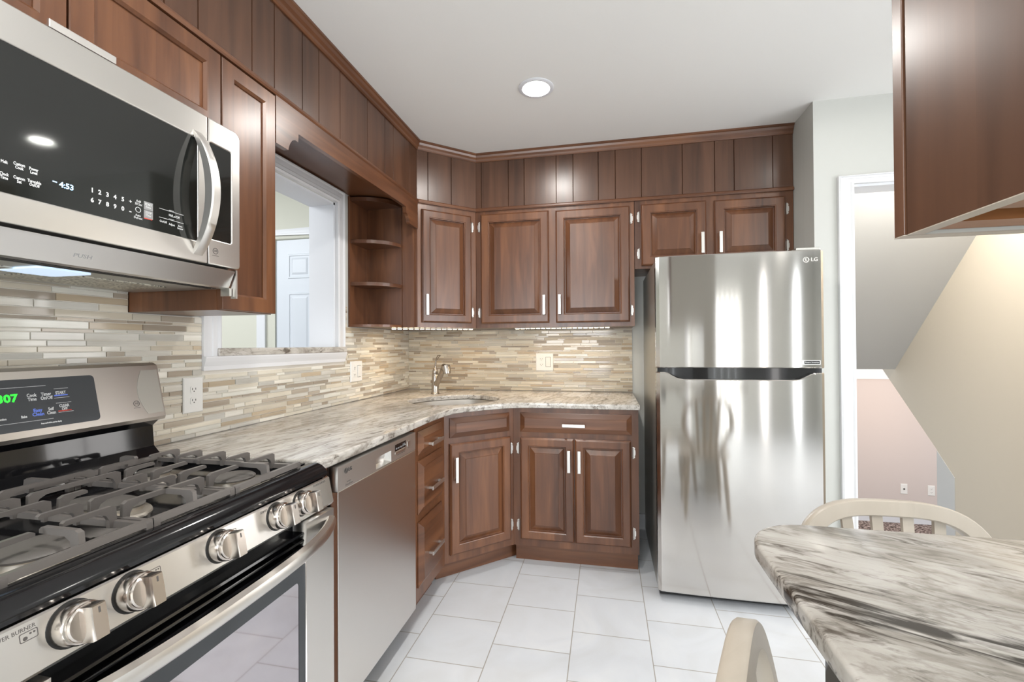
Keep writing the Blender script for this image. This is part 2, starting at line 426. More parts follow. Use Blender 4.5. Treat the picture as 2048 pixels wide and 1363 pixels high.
# stair hall beyond the doorway (u = y, v = z on the tan side wall)
struct('wall_stair', B().prism([(-.9, -1.0), (.64, -1.0), (.635, .466), (1.271, 1.007), (1.102, 1.016), (-.26, CEIL), (-.9, CEIL)], F((3.75, 0, 0), (0, 1, 0), (0, 0, 1), (-1, 0, 0)), -.12, 0), 'wall_tan')
struct('stair_wall_shade', B().prism([(.64, -1.0), (.475, -1.0), (.471, .317), (.634, .462)], F((3.75, 0, 0), (0, 1, 0), (0, 0, 1), (-1, 0, 0)), 0, .004), 'wall_grey')  # same wall; its different lighting is painted on as a grey piece
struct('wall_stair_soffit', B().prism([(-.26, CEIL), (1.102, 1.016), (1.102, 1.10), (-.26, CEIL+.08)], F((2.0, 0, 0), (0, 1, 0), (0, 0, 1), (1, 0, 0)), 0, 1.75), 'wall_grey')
struct('ceiling_hall', B().box(2.60, 3.9, -.46, -.2, CEIL, CEIL+.03), 'ceiling_paint')
struct('wall_lower', B().box(2.0, 7.0, 3.0, 3.1, -1.0, 1.6), 'wall_peach')
struct('trim_6', B().box(2.0, 7.0, 2.99, 3.0, .80, .94), 'trim_paint')
struct('baseboard_lower', B().box(2.0, 7.0, 2.985, 3.0, -.885, -.80), 'white_paint')
struct('floor_lower', B().box(2.0, 7.0, -.35, 3.1, -1.0, -.885), 'carpet')
# neighbouring room seen through the pass-through
struct('wall_next', B().plate(rect(-3.2, -.15, 0, CEIL), [rect(-1.135, -.30, -.01, 2.065)], FY(-.1), -.1, 0), 'wall_cream')
struct('wall_next_side', B().box(-3.2, -3.1, -4.0, -.1, 0, CEIL), 'wall_cream')
struct('floor_next', B().box(-3.2, -.15, -4.0, 0, -.08, 0), 'carpet')
struct('ceiling_next', B().box(-3.2, -.15, -4.0, 0, CEIL, CEIL+.03), 'ceiling_paint')
struct('baseboard_back', B().panel(FY(0), 1.616, 2.489, 0, .105, [(0, 0), (0, .012), (.004, .016)], True), 'trim_paint')

# ------------------------------------------------------------------ doorway casing (white, stepped profile)
def casing(name, path, sec, upv, mat='trim_paint'):
    return struct(name, B().sweep(path, sec, upv), mat)
CSEC = [(-.035, 0), (.035, 0), (.035, .018), (.026, .022), (.022, .015), (.008, .015), (.004, .011), (-.02, .009), (-.028, .014), (-.035, .014)]
c = struct('trim_1', B().sweep([(2.629, -.57, 0), (2.629, -.57, 2.052), (3.75, -.57, 2.052)], [(-x, y) for x, y in CSEC], (0, -1, 0)), 'trim_paint')
struct('trim_2', B().box(2.655, 2.667, -.57, -.45, 0, 2.03).box(2.655, 3.75, -.57, -.45, 2.018, 2.03), 'white_paint')

# pass-through: casing, jamb, granite sill
b = B()
b.sweep([(0, -1.72, 1.20), (0, -1.72, 2.057), (0, -.887, 2.057), (0, -.887, 1.20)],
        [(-.037, 0), (.037, 0), (.037, .020), (.028, .024), (.02, .017), (.004, .016), (0, .012), (-.026, .010), (-.031, .016), (-.037, .016)], (1, 0, 0))
struct('window_1', b, 'trim_paint')
b = B().box(-.15, 0, -1.685, -1.673, 1.23, 2.016).box(-.15, 0, -.937, -.925, 1.23, 2.016).box(-.15, 0, -1.685, -.925, 2.004, 2.016)
struct('window_2', b, 'white_paint')
tag(obj('window_sill', B().box(-.17, .022, -1.684, -.926, 1.201, 1.231).box(.0, .026, -1.70, -.852, 1.201, 1.231, .003), 'granite_counter'),
    'grey granite sill along the bottom of the white pass-through window', 'windowsill')
struct('trim_3', B().sweep([(0, -1.757, 1.175), (0, -.85, 1.175)], [(-.026, 0), (.026, 0), (.026, .016), (.010, .016), (-.006, .022), (-.020, .026), (-.026, .026)], (1, 0, 0)), 'trim_paint')

# door and casing of the next room
b = B(); fr = FY(-.1)
b.sweep([(-1.178, -.1, 0), (-1.178, -.1, 2.11), (-.2, -.1, 2.11)], [(-.04, 0), (.042, 0), (.042, .018), (.02, .018), (.014, .012), (-.04, .010)], (0, -1, 0))
struct('trim_4', b, 'white_paint')
struct('door_2', B().box(-1.135, -1.062, -.098, -.06, 0, 2.065), 'wall_cream')
dt = obj('door_1', B().box(-1.06, -.30, -.085, -.05, .01, 2.055), 'door_paint'); dt['kind'] = 'structure'
for u in (-.955, -.62):
    for v0, v1 in ((1.755, 1.945), (.98, 1.648), (.2, .88)):
        bb = B().panel(FY(-.085), u, u+.205, v0, v1, [(0, .0), (.004, .006), (.014, .006), (.018, .001), (.03, .001), (.045, .007)])
        obj('door_panel', bb, 'door_paint', dt)

# windows behind the camera: vertical blinds and frames
b = B()
for k in range(11):
    x = 2.30+k*.088
    b.box(-.038, .038, 0, 1.78, 0, .0015, 0, F((x, -5.03, .07), (math.cos(R(35)), math.sin(R(35)), 0), (0, 0, 1), (-math.sin(R(35)), math.cos(R(35)), 0)))
b.box(2.24, 3.22, -5.06, -5.0, 1.85, 1.91)
tag(obj('vertical_blind', b, 'slat_white'), 'white vertical blind over the glazed door behind the camera', 'blind')
for n, (u0, u1, v0, v1) in ((3, (2.26, 3.20, .06, 1.85)), (4, (.2, 1.5, .7, 2.0)), (5, (3.59, 3.71, .06, 2.15)), (6, (4.20, 4.32, .06, 2.15))):  # the square window is unseen, added to carry a fill light
    b = B().plate(rect(u0-.06, u1+.06, v0-.06, v1+.06), [rect(u0, u1, v0, v1)], F((0, -5.1, 0), (1, 0, 0), (0, 0, 1), (0, -1, 0)), -.02, 0)
    if n < 5: b.box((u0+u1)/2-.02, (u0+u1)/2+.02, -5.12, -5.09, v0, v1)
    struct('window_%d' % n, b, 'trim_paint')

struct('window_7', B().plate(rect(-3.66, -1.54, .44, 2.16), [rect(-3.6, -1.6, .5, 2.1)], F((4.6, 0, 0), (0, 1, 0), (0, 0, 1), (-1, 0, 0)), 0, .02).box(4.60, 4.63, -2.62, -2.58, .5, 2.1), 'trim_paint')  # unseen window, added round the far-right fill light

# ------------------------------------------------------------------ mosaic backsplash: every tile a small raised piece of one sheet
TONES = [(.66, .66, .62), (.60, .57, .50), (.50, .46, .39), (.66, .645, .60), (.40, .355, .30), (.56, .55, .52), (.46, .385, .29), (.64, .60, .52), (.52, .51, .48), (.34, .295, .245)]
def mosaic_sheet(name, fr, u0, u1, v0, v1, holes, label, tint=(1.12, 1.11, 1.08)):
    b = B(); bm = b.bm; tone = bm.loops.layers.float_color.new('tone')
    def quad(pts, col):
        f = bm.faces.new([bm.verts.new(fr.P(*p)) for p in pts])
        for l in f.loops: l[tone] = col
    G = (.74, .71, .65, .7)
    # grout bed as strips round the holes
    us = sorted({u0, u1}|{min(max(h[i], u0), u1) for h in holes for i in (0, 1)}); vs = sorted({v0, v1}|{min(max(h[i], v0), v1) for h in holes for i in (2, 3)})
    for a, c in zip(us, us[1:]):
        for d, e in zip(vs, vs[1:]):
            if c-a < 1e-5 or e-d < 1e-5: continue
            if any(h[0]-1e-6 <= a and c <= h[1]+1e-6 and h[2]-1e-6 <= d and e <= h[3]+1e-6 for h in holes): continue
            quad([(a, d, .005), (c, d, .005), (c, e, .005), (a, e, .005)], G)
    v = v0+.001; rows = [.0145, .0085, .0145, .0195, .0085, .0145, .0195, .0085]; k = 0
    while v < v1-.006:
        h = min(rows[k % 8] if random.random() < .8 else random.choice(rows), v1-v-.001); k += 1
        u = u0-random.random()*.15
        while u < u1:
            w = random.choice((.05, .09, .12, .15, .15, .20)); a, c = max(u, u0), min(u+w, u1); u += w+.0018
            if c-a < .006: continue
            segs = [(a, c)]
            for hh in holes:
                if hh[2]-.002 < v+h and v < hh[3]+.002:
                    ns = []
                    for p, q in segs:
                        if q <= hh[0] or p >= hh[1]: ns.append((p, q))
                        else:
                            if p < hh[0]-.006: ns.append((p, hh[0]-.001))
                            if q > hh[1]+.006: ns.append((hh[1]+.001, q))
                    segs = ns
            glass = random.random() < .62
            t = random.choice(TONES); s = random.uniform(.86, 1.14)
            col = (t[0]*s*tint[0], t[1]*s*tint[1], t[2]*s*tint[2], .10 if glass else .36)
            n = .0085 if glass else .0075; e = .0008
            for p, q in segs:
                lo = [(p, v), (q, v), (q, v+h), (p, v+h)]; hi = [(p+e, v+e), (q-e, v+e), (q-e, v+h-e), (p+e, v+h-e)]
                quad([(x, y, n) for x, y in hi], col)
                for i in range(4):
                    j = (i+1) % 4
                    quad([(*lo[i], .0045), (*lo[j], .0045), (*hi[j], n), (*hi[i], n)], col)
        v += h+.0018
    o = obj(name, b, 'mosaic', recalc=False)
    return tag(o, label, 'backsplash')
mosaic_sheet('tile_backsplash', FX(0), -3.0, -.0095, .9145, 1.46, [(-1.757, -.850, 1.149, 1.47), (-.82, -.0, 1.343, 1.47), (-2.014, -1.757, 1.343, 1.47)], 'beige glass and stone mosaic tiles behind the range and under the pass-through')
mosaic_sheet('tile_backsplash', FY(0), .0, 1.617, .9145, 1.343, [], 'beige glass and stone mosaic tiles behind the sink and the double switch plate', (.92, .865, .77))  # same tile; warm strip-light cast is put into this sheet's darker tint

# ------------------------------------------------------------------ cabinet hardware
def pull(fr, u, v, length, vertical, parent, label=None):
    # flat bar on two square posts
    f = fr.at(u, v); L = length/2; b = B()
    if not vertical: f = F(f.o, f.v, -f.u, f.n)
    b.box(-.0085, .0085, -L, L, .022, .029, .0015, f)
    for s in (-1, 1): b.box(-.005, .005, s*(L-.014)-.006, s*(L-.014)+.006, 0, .023, 0, f)
    return obj('handle', b, 'nickel_bright', parent, label=label)
def hinge(fr, u, v, parent, side):
    # exposed wrap hinge: scalloped leaf beside a finialled barrel
    f = fr.at(u, v); b = B(); s = side
    pts = [(0, -.026), (.006*s, -.030), (.010*s, -.024), (.008*s, -.017), (.012*s, -.012), (.0125*s, 0), (.012*s, .012), (.008*s, .017), (.010*s, .024), (.006*s, .030), (0, .026)]
    b.prism(pts if s > 0 else pts[::-1], f, -.001, .0025)
    b.lathe([(.001, -.034), (.004, -.031), (.0045, -.028), (.002, -.026), (.0045, -.024), (.0045, .024), (.002, .026), (.0045, .028), (.004, .031), (.001, .034)],
            F(f.P(0, 0, .004), f.u, f.n, f.v), 10)
    return obj('hinge', b, 'nickel_bright', parent, 30)
RAISED = [(0, 0), (0, .016), (.004, .020)]
def raised_door(fr, u0, u1, v0, v1, parent, stile=.056, mat='wood_v'):
    d = obj('door', B().panel(fr, u0, u1, v0, v1, [(0, 0), (0, .012), (.006, .019), (.010, .021), (stile-.007, .021), (stile-.005, .0185), (stile-.002, .0175), (stile, .010), (stile, .003)], False, False), mat, parent)
    i = stile
    p = obj('panel', B().panel(fr, u0+i, u1-i, v0+i, v1-i, [(0, .004), (.004, .004), (.006, .005), (.034, .0185), (.035, .021)], False, True), mat, d)
    return d
def drawer_front(fr, u0, u1, v0, v1, parent):
    return obj('drawer', B().panel(fr, u0, u1, v0, v1, [(0, 0), (0, .006), (.004, .008), (.027, .021), (.028, .0235)], False, True), 'wood_h', parent)
def flat_door(fr, u0, u1, v0, v1, parent, stile=.056):
    d = obj('door', B().panel(fr, u0, u1, v0, v1, [(0, 0), (0, .018), (.002, .020), (stile-.004, .020), (stile+.003, .013), (stile+.003, .006)], False, False), 'wood_v', parent)
    i = stile+.003
    obj('panel', B().panel(fr, u0+i, u1-i, v0+i, v1-i, [(0, .009)], False, True), 'wood_v', d)
    return d

# ------------------------------------------------------------------ upper cabinets
ZU, ZS = 1.345, 2.10
XS, YS, E1, E2 = .334, -.32, -.592, .623
DU = Vector((E2-XS, YS-E1, 0)).normalized(); DN = Vector((DU.y, -DU.x, 0)); DLEN = (Vector((E2-XS, YS-E1, 0))).length
FD = F((XS, E1, 0), DU, (0, 0, 1), DN)       # diagonal face, u from its left corner

# corner cabinet with a diagonal face
t = thing('corner_wall_cabinet', (.2, -.2, ZU), 'brown corner wall cabinet with a diagonal single door above the sink', 'cabinet')
obj('body', B().prism([(.0, -.001), (.0, E1+.001), (XS, E1+.001), (E2-.001, YS), (E2-.001, -.001)], TOP, ZU, ZS-.001), 'wood_v', t)
d = raised_door(FD, .026, DLEN-.040, 1.375, 2.062, t, .052)
pull(FD, .055, 1.483, .125, True, d)
for v in (1.995, 1.445): hinge(FD, DLEN-.030, v, d, 1)

FBK = FY(YS)
t = thing('wall_cabinet', (1.12, -.16, ZU), 'brown two-door wall cabinet on the back wall, left of the refrigerator', 'cabinet')
b = B().box(E2+.001, 1.616, YS, -.001, ZU, ZS-.001)
obj('body', b, 'wood_v', t)
d = raised_door(FBK, .659, 1.099, 1.372, 2.075, t)
pull(FBK.at(0, 0, .020), 1.071, 1.483, .122, True, d)
for v in (1.998, 1.443): hinge(FBK, .648, v, d, -1)
d = raised_door(FBK, 1.142, 1.588, 1.371, 2.070, t)
pull(FBK.at(0, 0, .020), 1.167, 1.483, .122, True, d)
for v in (1.995, 1.44): hinge(FBK, 1.597, v, d, 1)

t = thing('wall_cabinet', (2.05, -.16, 1.688), 'short brown two-door wall cabinet above the refrigerator', 'cabinet')
obj('body', B().box(1.619, 2.486, YS, -.001, 1.688, ZS-.001), 'wood_v', t)
d = raised_door(FBK, 1.657, 2.023, 1.704, 2.071, t)
pull(FBK.at(0, 0, .020), 1.997, 1.820, .122, True, d)
for v in (2.001, 1.779): hinge(FBK, 1.645, v, d, -1)
d = raised_door(FBK, 2.066, 2.441, 1.704, 2.067, t)
pull(FBK.at(0, 0, .020), 2.095, 1.818, .122, True, d)
for v in (1.997, 1.789): hinge(FBK, 2.452, v, d, 1)

# open corner shelves (quarter rounds on the left wall)
t = thing('corner_shelf', (.1, -.68, ZU), 'open brown corner shelf unit with quarter-round shelves beside the pass-through', 'shelf')
obj('back_panel', B().box(.001, .012, -.800, E1-.001, ZU, 2.095), 'wood_v', t)
obj('side_panel', B().box(.012, .240, E1-.014, E1-.001, ZU, 2.095), 'wood_v', t)
obj('side_panel', B().box(.242, .318, E1-.010, E1-.001, ZU, 2.095), 'wood_v', t)
for z, th in ((2.068, .022), (1.826, .02), (1.582, .02), (ZU, .014)):
    pts = [(.012, E1-.014)]+[(.012+.226*math.sin(R(a)), E1-.014-.186*math.cos(R(a))) for a in range(0, 91, 6)]
    obj('shelf', B().prism(pts, TOP, z, z+th), 'wood_h', t)

# narrow cabinet and the pair over the microwave
FL = FX(.325)
t = thing('wall_cabinet', (.16, -1.9, ZU), 'narrow brown wall cabinet between the microwave and the pass-through', 'cabinet')
obj('body', B().box(.001, .325, -2.011, -1.791, ZU, ZS-.001), 'wood_v', t)
d = flat_door(FL, -2.009, -1.792, ZU+.002, 2.092, t, .047)
t = thing('wall_cabinet', (.16, -2.4, 1.853), 'brown two-door cabinet directly above the microwave', 'cabinet')
obj('body', B().box(.001, .325, -2.775, -2.0125, 1.856, ZS-.001), 'wood_v', t)
d = flat_door(FL, -2.394, -2.014, 1.858, 2.092, t, .05)
pull(FL.at(0, 0, .020), -2.385, 1.880, .125, False, d)
d = flat_door(FL, -2.773, -2.398, 1.858, 2.092, t, .05)

# valance over the pass-through
t = [(-1.789, ZS-.001), (-1.789, 1.934), (-1.728, 1.934), (-1.724, 1.950), (-1.716, 1.966), (-1.706, 1.978), (-1.692, 1.985), (-1.676, 1.984), (-1.674, 2.015)]
e = [(-.768, 2.022), (-.767, 1.988), (-.752, 1.984), (-.740, 1.975), (-.733, 1.962), (-.724, 1.944), (-.716, 1.938), (-.606, 1.934), (-.606, ZS-.001)]
o = obj('valance', B().prism((t+e)[::-1], FX(.345), -.02, 0), 'wood_h')
tag(o, 'brown scalloped valance board across the top of the pass-through', 'valance')

# plank soffits with crown, one run each
def soffit(fr, u0, u1, grooves, label, loc, m0=0, m1=0, board=None):
    t = thing('soffit', loc, label, 'soffit', 'plank soffits over the cabinets')
    b = B(); g = .0025; z0, z1 = ZS, CEIL-.001; us = [u0]+[x for x in grooves if u0 < x < u1]+[u1]
    prof = [(u0, -.012)]
    for i, (a, c) in enumerate(zip(us, us[1:])):
        prof += [(a+(g if i else 0), 0), (c-(g if i < len(us)-2 else 0), 0)]
        if i < len(us)-2: prof += [(c, -.006)]
    prof += [(u1, -.012)]
    b.loft([[fr.P(a, z0, n) for a, n in prof], [fr.P(a, z1, n) for a, n in prof]])
    obj('plank_panel', b, 'wood_plank', t)
    def mould(sec):   # mitred ends: each point runs on by m times its own height above the face
        return B().loft([[fr.P(u0-m0*h, v, h) for v, h in sec], [fr.P(u1+m1*h, v, h) for v, h in sec]])
    obj('crown_moulding', mould([(CEIL-.052, .0005), (CEIL-.001, .0005), (CEIL-.001, .030), (CEIL-.010, .030), (CEIL-.014, .024), (CEIL-.026, .020), (CEIL-.036, .012), (CEIL-.046, .010), (CEIL-.052, .006)]), 'wood_h', t)
    obj('lower_moulding', mould([(ZS-.002, .0005), (ZS+.020, .0005), (ZS+.020, .006), (ZS+.014, .013), (ZS+.004, .015), (ZS-.002, .012)]), 'wood_h', t)
    return t
ka, kb = -.434, -.400
GL = [-3.45, -3.3, -3.1, -2.95, -2.8, -2.62, -2.47, -2.33, -2.178, -2.079, -1.883, -1.783, -1.637, -1.538, -1.392, -1.167, -.993, -.899, -.700]
tl = soffit(FX(XS), -3.5, E1, GL, 'dark brown plank soffit running along the left wall above the microwave', (XS, -1.6, ZS), 0, ka)
obj('soffit_board', B().box(.001, .3215, -3.5, E1-.003, ZS+.001, ZS+.014), 'wood_h', tl)
soffit(FD, 0, DLEN, [.07, .225], 'short dark brown plank soffit on the diagonal above the corner cabinet', (.48, -.45, ZS), ka, kb)
GB = [.661, .840, .943, 1.147, 1.252, 1.406, 1.508, 1.662, 1.895, 2.074, 2.179, 2.383]
soffit(FBK, E2, 2.487, GB, 'dark brown plank soffit across the back wall above the refrigerator', (1.55, YS, ZS), kb, 0)

# under-cabinet light strips
def led(p0, p1, n, label, power):
    p0, p1 = Vector(p0), Vector(p1); d = (p1-p0).normalized(); s = Vector((d.y, -d.x, 0))
    t = thing('light_strip', (p0+p1)/2, label, 'light strip', 'light strips under the wall cabinets')
    f = F(p0, d, s, (0, 0, -1)); L = (p1-p0).length
    obj('channel', B().box(0, L, -.006, .006, 0, .005, 0, f), 'led_case', t)
    b = B()
    for i in range(n):
        u = (i+.5)*L/n; b.box(u-.012, u+.012, -.004, .004, .0052, .0085, 0, f)
    obj('diodes', b, 'led_lit', t)
    l = area('strip_glow', (p0+p1)/2-Vector((0, 0, .016)), (p0+p1)/2-Vector((0, -.25, 1)), L, .012, power, (1, .73, .43))
    l.rotation_euler = Matrix((d, Vector((0, 0, -1)).cross(d)*-1, Vector((0, 0, 1)))).transposed().to_euler() if False else l.rotation_euler
    l.rotation_euler = (0, 0, math.atan2(d.y, d.x))
led((.15, -.570, ZU-.0005), (.600, -.315, ZU-.0005), 15, 'lit warm strip light under the corner cabinet over the faucet', 1.3)
led((.874, -.30, ZU-.0005), (1.47, -.30, ZU-.0005), 18, 'lit warm strip light under the two-door wall cabinet', 1.15)

# ------------------------------------------------------------------ base cabinets
XB, YB, D1, D2 = .621, -.622, -.918, .925
BU = Vector((D2-XB, YB-D1, 0)); BLEN = BU.length; BU.normalize(); BN = Vector((BU.y, -BU.x, 0))
FBD = F((XB, D1, 0), BU, (0, 0, 1), BN)
ZT = .882
t = thing('corner_base_cabinet', (.4, -.4, 0), 'brown diagonal corner base cabinet under the sink', 'cabinet')
# hollow box so the sink bowl can hang inside it
b = B()
b.box(0, BLEN, .105, ZT, -.018, 0, 0, FBD)
b.box(.002, .02, D1, -.002, .105, ZT).box(.02, D2, -.02, -.002, .105, ZT).box(.02, XB, D1+.001, D1+.018, .105, ZT).box(D2-.019, D2-.001, YB, -.02, .105, ZT)
b.prism([(.02, -.02), (.02, D1+.02), (XB-.02, D1+.02), (D2-.02, YB-.02+.02), (D2-.02, -.02)], TOP, .105, .12)
obj('body', b, 'wood_v', t)
obj('toe_kick', B().box(-.02, BLEN+.07, 0, .104, -.095, -.075, 0, FBD), 'wood_h', t)
d = drawer_front(FBD, .030, BLEN-.030, .752, .856, t)
d = raised_door(FBD, .028, BLEN-.026, .146, .722, t, .052)
pull(FBD.at(0, 0, .020), .052, .592, .13, True, d)
for v in (.652, .222): hinge(FBD, BLEN-.016, v, d, 1)

FBB = FY(YB)
t = thing('base_cabinet', (1.27, -.3, 0), 'brown base cabinet with one wide drawer over two doors beside the refrigerator', 'cabinet')
obj('body', B().box(D2+.001, 1.612, YB, -.002, .105, ZT), 'wood_v', t)
obj('toe_kick', B().box(D2+.001, 1.608, YB+.06, YB+.08, 0, .104), 'wood_h', t)
d = drawer_front(FBB, .967, 1.577, .745, .855, t)
pull(FBB.at(0, 0, .020), 1.268, .793, .124, False, d)
d = raised_door(FBB, .967, 1.267, .147, .716, t, .05)
pull(FBB.at(0, 0, .020), 1.241, .598, .12, True, d)
for v in (.652, .222): hinge(FBB, .956, v, d, -1)
d = raised_door(FBB, 1.272, 1.572, .147, .716, t, .05)
pull(FBB.at(0, 0, .020), 1.297, .597, .12, True, d)
for v in (.652, .219): hinge(FBB, 1.583, v, d, 1)

FBL = FX(XB)
t = thing('drawer_cabinet', (.3, -1.1, 0), 'brown base cabinet with three drawers between the dishwasher and the corner', 'cabinet')
obj('body', B().box(.002, XB, -1.288, D1-.001, .105, ZT), 'wood_v', t)
obj('toe_kick', B().box(.53, .55, -1.288, D1-.001, 0, .104), 'wood_h', t)
for v0, v1, hz in ((.748, .853, .786), (.488, .722, .584), (.165, .452, .288)):
    d = drawer_front(FBL, -1.262, -.972, v0, v1, t)
    pull(FBL.at(0, 0, .020), -1.117, hz, .145, False, d)
o = obj('filler_panel', B().box(.002, .60, -1.994, -1.884, 0, ZT), 'wood_v')
tag(o, 'narrow brown filler panel between the range and the dishwasher', 'panel')

# ------------------------------------------------------------------ countertop with the sink cut-out
A45 = math.atan2(.69, .72); SC = (.560, -.580)
def oval(a, bb, n=48, cx=SC[0], cy=SC[1]):
    out = []
    for k in range(n):
        q = 2*math.pi*k/n; cq, sq = math.cos(q), math.sin(q); ex = 2/2.35
        x = a*math.copysign(abs(cq)**ex, cq); y = bb*math.copysign(abs(sq)**ex, sq)
        out.append((cx+x*math.cos(A45)-y*math.sin(A45), cy+x*math.sin(A45)+y*math.cos(A45)))
    return out
XC, YC = .655, -.655
ff = [(XC, -1.22), (XC+.002, -1.16), (XC+.006, -1.08), (XC+.014, -1.00), (XC+.030, -.935), (XC+.060, -.88), (.80, -.79), (.86, -.738), (.915, -.698), (.975, -.671), (1.04, -.659), (1.12, YC)]
outer = [(.0005, -1.996), (XC, -1.996)]+ff+[(1.618, YC), (1.618, -.0005), (.0005, -.0005)]
b = B().plate(outer, [oval(.268, .228)], TOP, .884, .914, .006)
tag(obj('countertop', b, 'granite_counter', None, 35), 'L-shaped beige and grey veined granite counter with the sink cut-out', 'countertop')
# sink
t = thing('sink', (SC[0], SC[1], .70), 'stainless undermount sink set into the corner of the granite counter', 'sink')
b = B(); rings = []
for a, bb, z in ((.285, .245, .8825), (.268, .228, .8825), (.262, .222, .86), (.255, .215, .76), (.235, .195, .712), (.12, .10, .704), (.04, .04, .702)):
    rings.append([(x, y, z) for x, y in oval(a, bb)])
b.loft(rings, False, False)
obj('basin', b, 'steel_sink', t, True)
obj('drain', B().lathe([(.042, .698), (.042, .704), (.034, .705), (.030, .700)], F((SC[0], SC[1], 0), (1, 0, 0), (0, 1, 0), (0, 0, 1)), 24), 'nickel', t, True)
# faucet
fx, fy, fz = .335, -.312, .9145
t = thing('faucet', (fx, fy, fz), 'brushed nickel pull-out faucet behind the corner sink', 'faucet')
fr = F((fx, fy, fz), (1, 0, 0), (0, 1, 0), (0, 0, 1))
obj('base', B().lathe([(.030, 0), (.030, .004), (.026, .008), (.024, .012), (.0235, .06), (.0215, .10), (.021, .128), (.0195, .130)], fr, 28), 'faucet_nickel', t, True)
obj('collar', B().lathe([(.0215, .130), (.0215, .1335), (.019, .134), (.0205, .138), (.019, .152), (.013, .166), (.009, .176), (.007, .184)], fr, 24), 'faucet_nickel', t, True)
b = B(); b.tube([(fx, fy, fz+.18), (fx+.003, fy-.002, fz+.20), (fx+.008, fy-.004, fz+.222)], [.007, .006, .005], 10)
b.tube([(fx+.008, fy-.004, fz+.220), (fx+.012, fy-.005, fz+.238), (fx+.022, fy-.012, fz+.253), (fx+.044, fy-.024, fz+.254)], [.0035, .0032, .003, .003], 8)
b.tube([(fx+.008, fy-.004, fz+.220), (fx+.020, fy-.011, fz+.231), (fx+.032, fy-.018, fz+.243), (fx+.045, fy-.024, fz+.254)], [.0035, .003, .003, .003], 8)
obj('lever', b, 'faucet_nickel', t, True)
dv = Vector((.80, -.60, 0)); p = lambda s, z: (fx+dv.x*s, fy+dv.y*s, fz+z)
obj('spout', B().tube([p(.0, .055), p(.025, .078), p(.06, .118), p(.085, .148)], [.020, .0185, .0175, .0175], 18), 'faucet_nickel', t, True)
obj('spray_head', B().tube([p(.085, .148), p(.100, .165), p(.116, .180), p(.132, .178), p(.140, .160), p(.143, .140)], [.0178, .021, .025, .027, .0265, .024], 18), 'faucet_nickel', t, True)

# ------------------------------------------------------------------ outlets and switches
def duplex(fr, u, v, parent):
    for s in (-1, 1):
        c = v+s*.0195
        d = obj('receptacle', B().prism(rrect(u-.0135, u+.0135, c-.012, c+.012, .006), fr, .0055, .0072), 'plate_white', parent)
        obj('slot', B().box(u-.0075, u-.0055, c-.001, c+.006, .0072, .0078, 0, fr), 'slot_dark', d)
        obj('slot', B().box(u+.0055, u+.0075, c-.001, c+.006, .0072, .0078, 0, fr), 'slot_dark', d)
        obj('slot', B().lathe([(.0022, .0072), (.0022, .0078)], F(fr.P(u, c-.006), fr.u, fr.v, fr.n), 10), 'slot_dark', d)
def rocker(fr, u, v, parent):
    b = B().loft([[fr.P(u+a, v+c, n) for a, c, n in q] for q in
                  ([(-.016, -.033, .0055), (.016, -.033, .0055), (.016, .033, .0055), (-.016, .033, .0055)],
                   [(-.015, -.032, .0075), (.015, -.032, .0075), (.015, .032, .0115), (-.015, .032, .0115)])])
    obj('switch', b, 'plate_white', parent)
    obj('switch_gap', B().plate(rect(u-.0175, u+.0175, v-.0345, v+.0345), [rect(u-.016, u+.016, v-.033, v+.033)], fr, .0055, .006), 'slot_dark', parent)
def plate(fr, u0, u1, v0, v1, label, slots, cat='outlet'):
    t = thing('outlet_plate', fr.P((u0+u1)/2, v0, 0), label, cat)
    obj('cover', B().panel(fr, u0, u1, v0, v1, [(0, 0), (0, .003), (.003, .0055)], True), 'plate_white', t)
    for kind, u in slots: (duplex if kind == 'd' else rocker)(fr, u, (v0+v1)/2, t)
FWL, FWB = FX(.0087), FY(-.0087)
plate(FWL, -1.836, -1.758, 1.004, 1.128, 'white outlet plate on the mosaic tiles nearest the range', [('d', -1.797)])
plate(FWL, -.795, -.672, 1.027, 1.146, 'white outlet and switch plate below the right end of the pass-through', [('d', -.757), ('r', -.709)])
plate(FWB, .964, 1.086, 1.054, 1.176, 'white outlet and switch plate on the mosaic tiles right of the faucet', [('d', 1.002), ('r', 1.05)])
FLO = FY(3.0)
plate(FLO, 4.825, 4.895, -.545, -.43, 'white cable plate on the pink wall of the lower room, left of the outlet', [])
obj('jack', B().lathe([(.010, .0055), (.010, .009)], F(FLO.P(4.86, -.4875), FLO.u, FLO.v, FLO.n), 12), 'slot_dark', bpy.data.objects['outlet_plate.003'])
plate(FLO, 5.10, 5.17, -.55, -.435, 'white duplex outlet on the pink wall of the lower room, by the wall corner', [('d', 5.135)])

# ------------------------------------------------------------------ ceiling lights
for i, (x, y) in enumerate(CANS):
    t = thing('ceiling_light', (x, y, CEIL), ['lit round recessed ceiling light in front of the wall cabinets', 'round recessed ceiling light above the range, out of the picture', 'round recessed ceiling light near the window behind the camera', 'round recessed ceiling light near the glazed door behind the camera', 'lit round recessed ceiling light by the doorway, mirrored in the microwave glass'][i], 'ceiling light', 'recessed ceiling lights')
    f = F((x, y, CEIL), (1, 0, 0), (0, -1, 0), (0, 0, -1))
    obj('trim_ring', B().lathe([(.064, -.001), (.085, .0005), (.085, .003), (.078, .006), (.066, .006), (.064, .002)], f, 40, False, False), 'white_paint', t, True)
    obj('baffle', B().lathe([(.0645, .003), (.064, -.012), (.058, -.050), (.047, -.078)], f, 40, False, False), 'lamp_white', t, True)
    obj('lens', B().lathe([(.048, -.072), (.048, -.076)], f, 32), 'lens_lit', t)
    a = area('can_light', (x, y, CEIL+.004), (x, y, 0), .092, .092, (7.5, 10.5, 13, 12, 1.2)[i], (1, .97, .93), 'DISK')

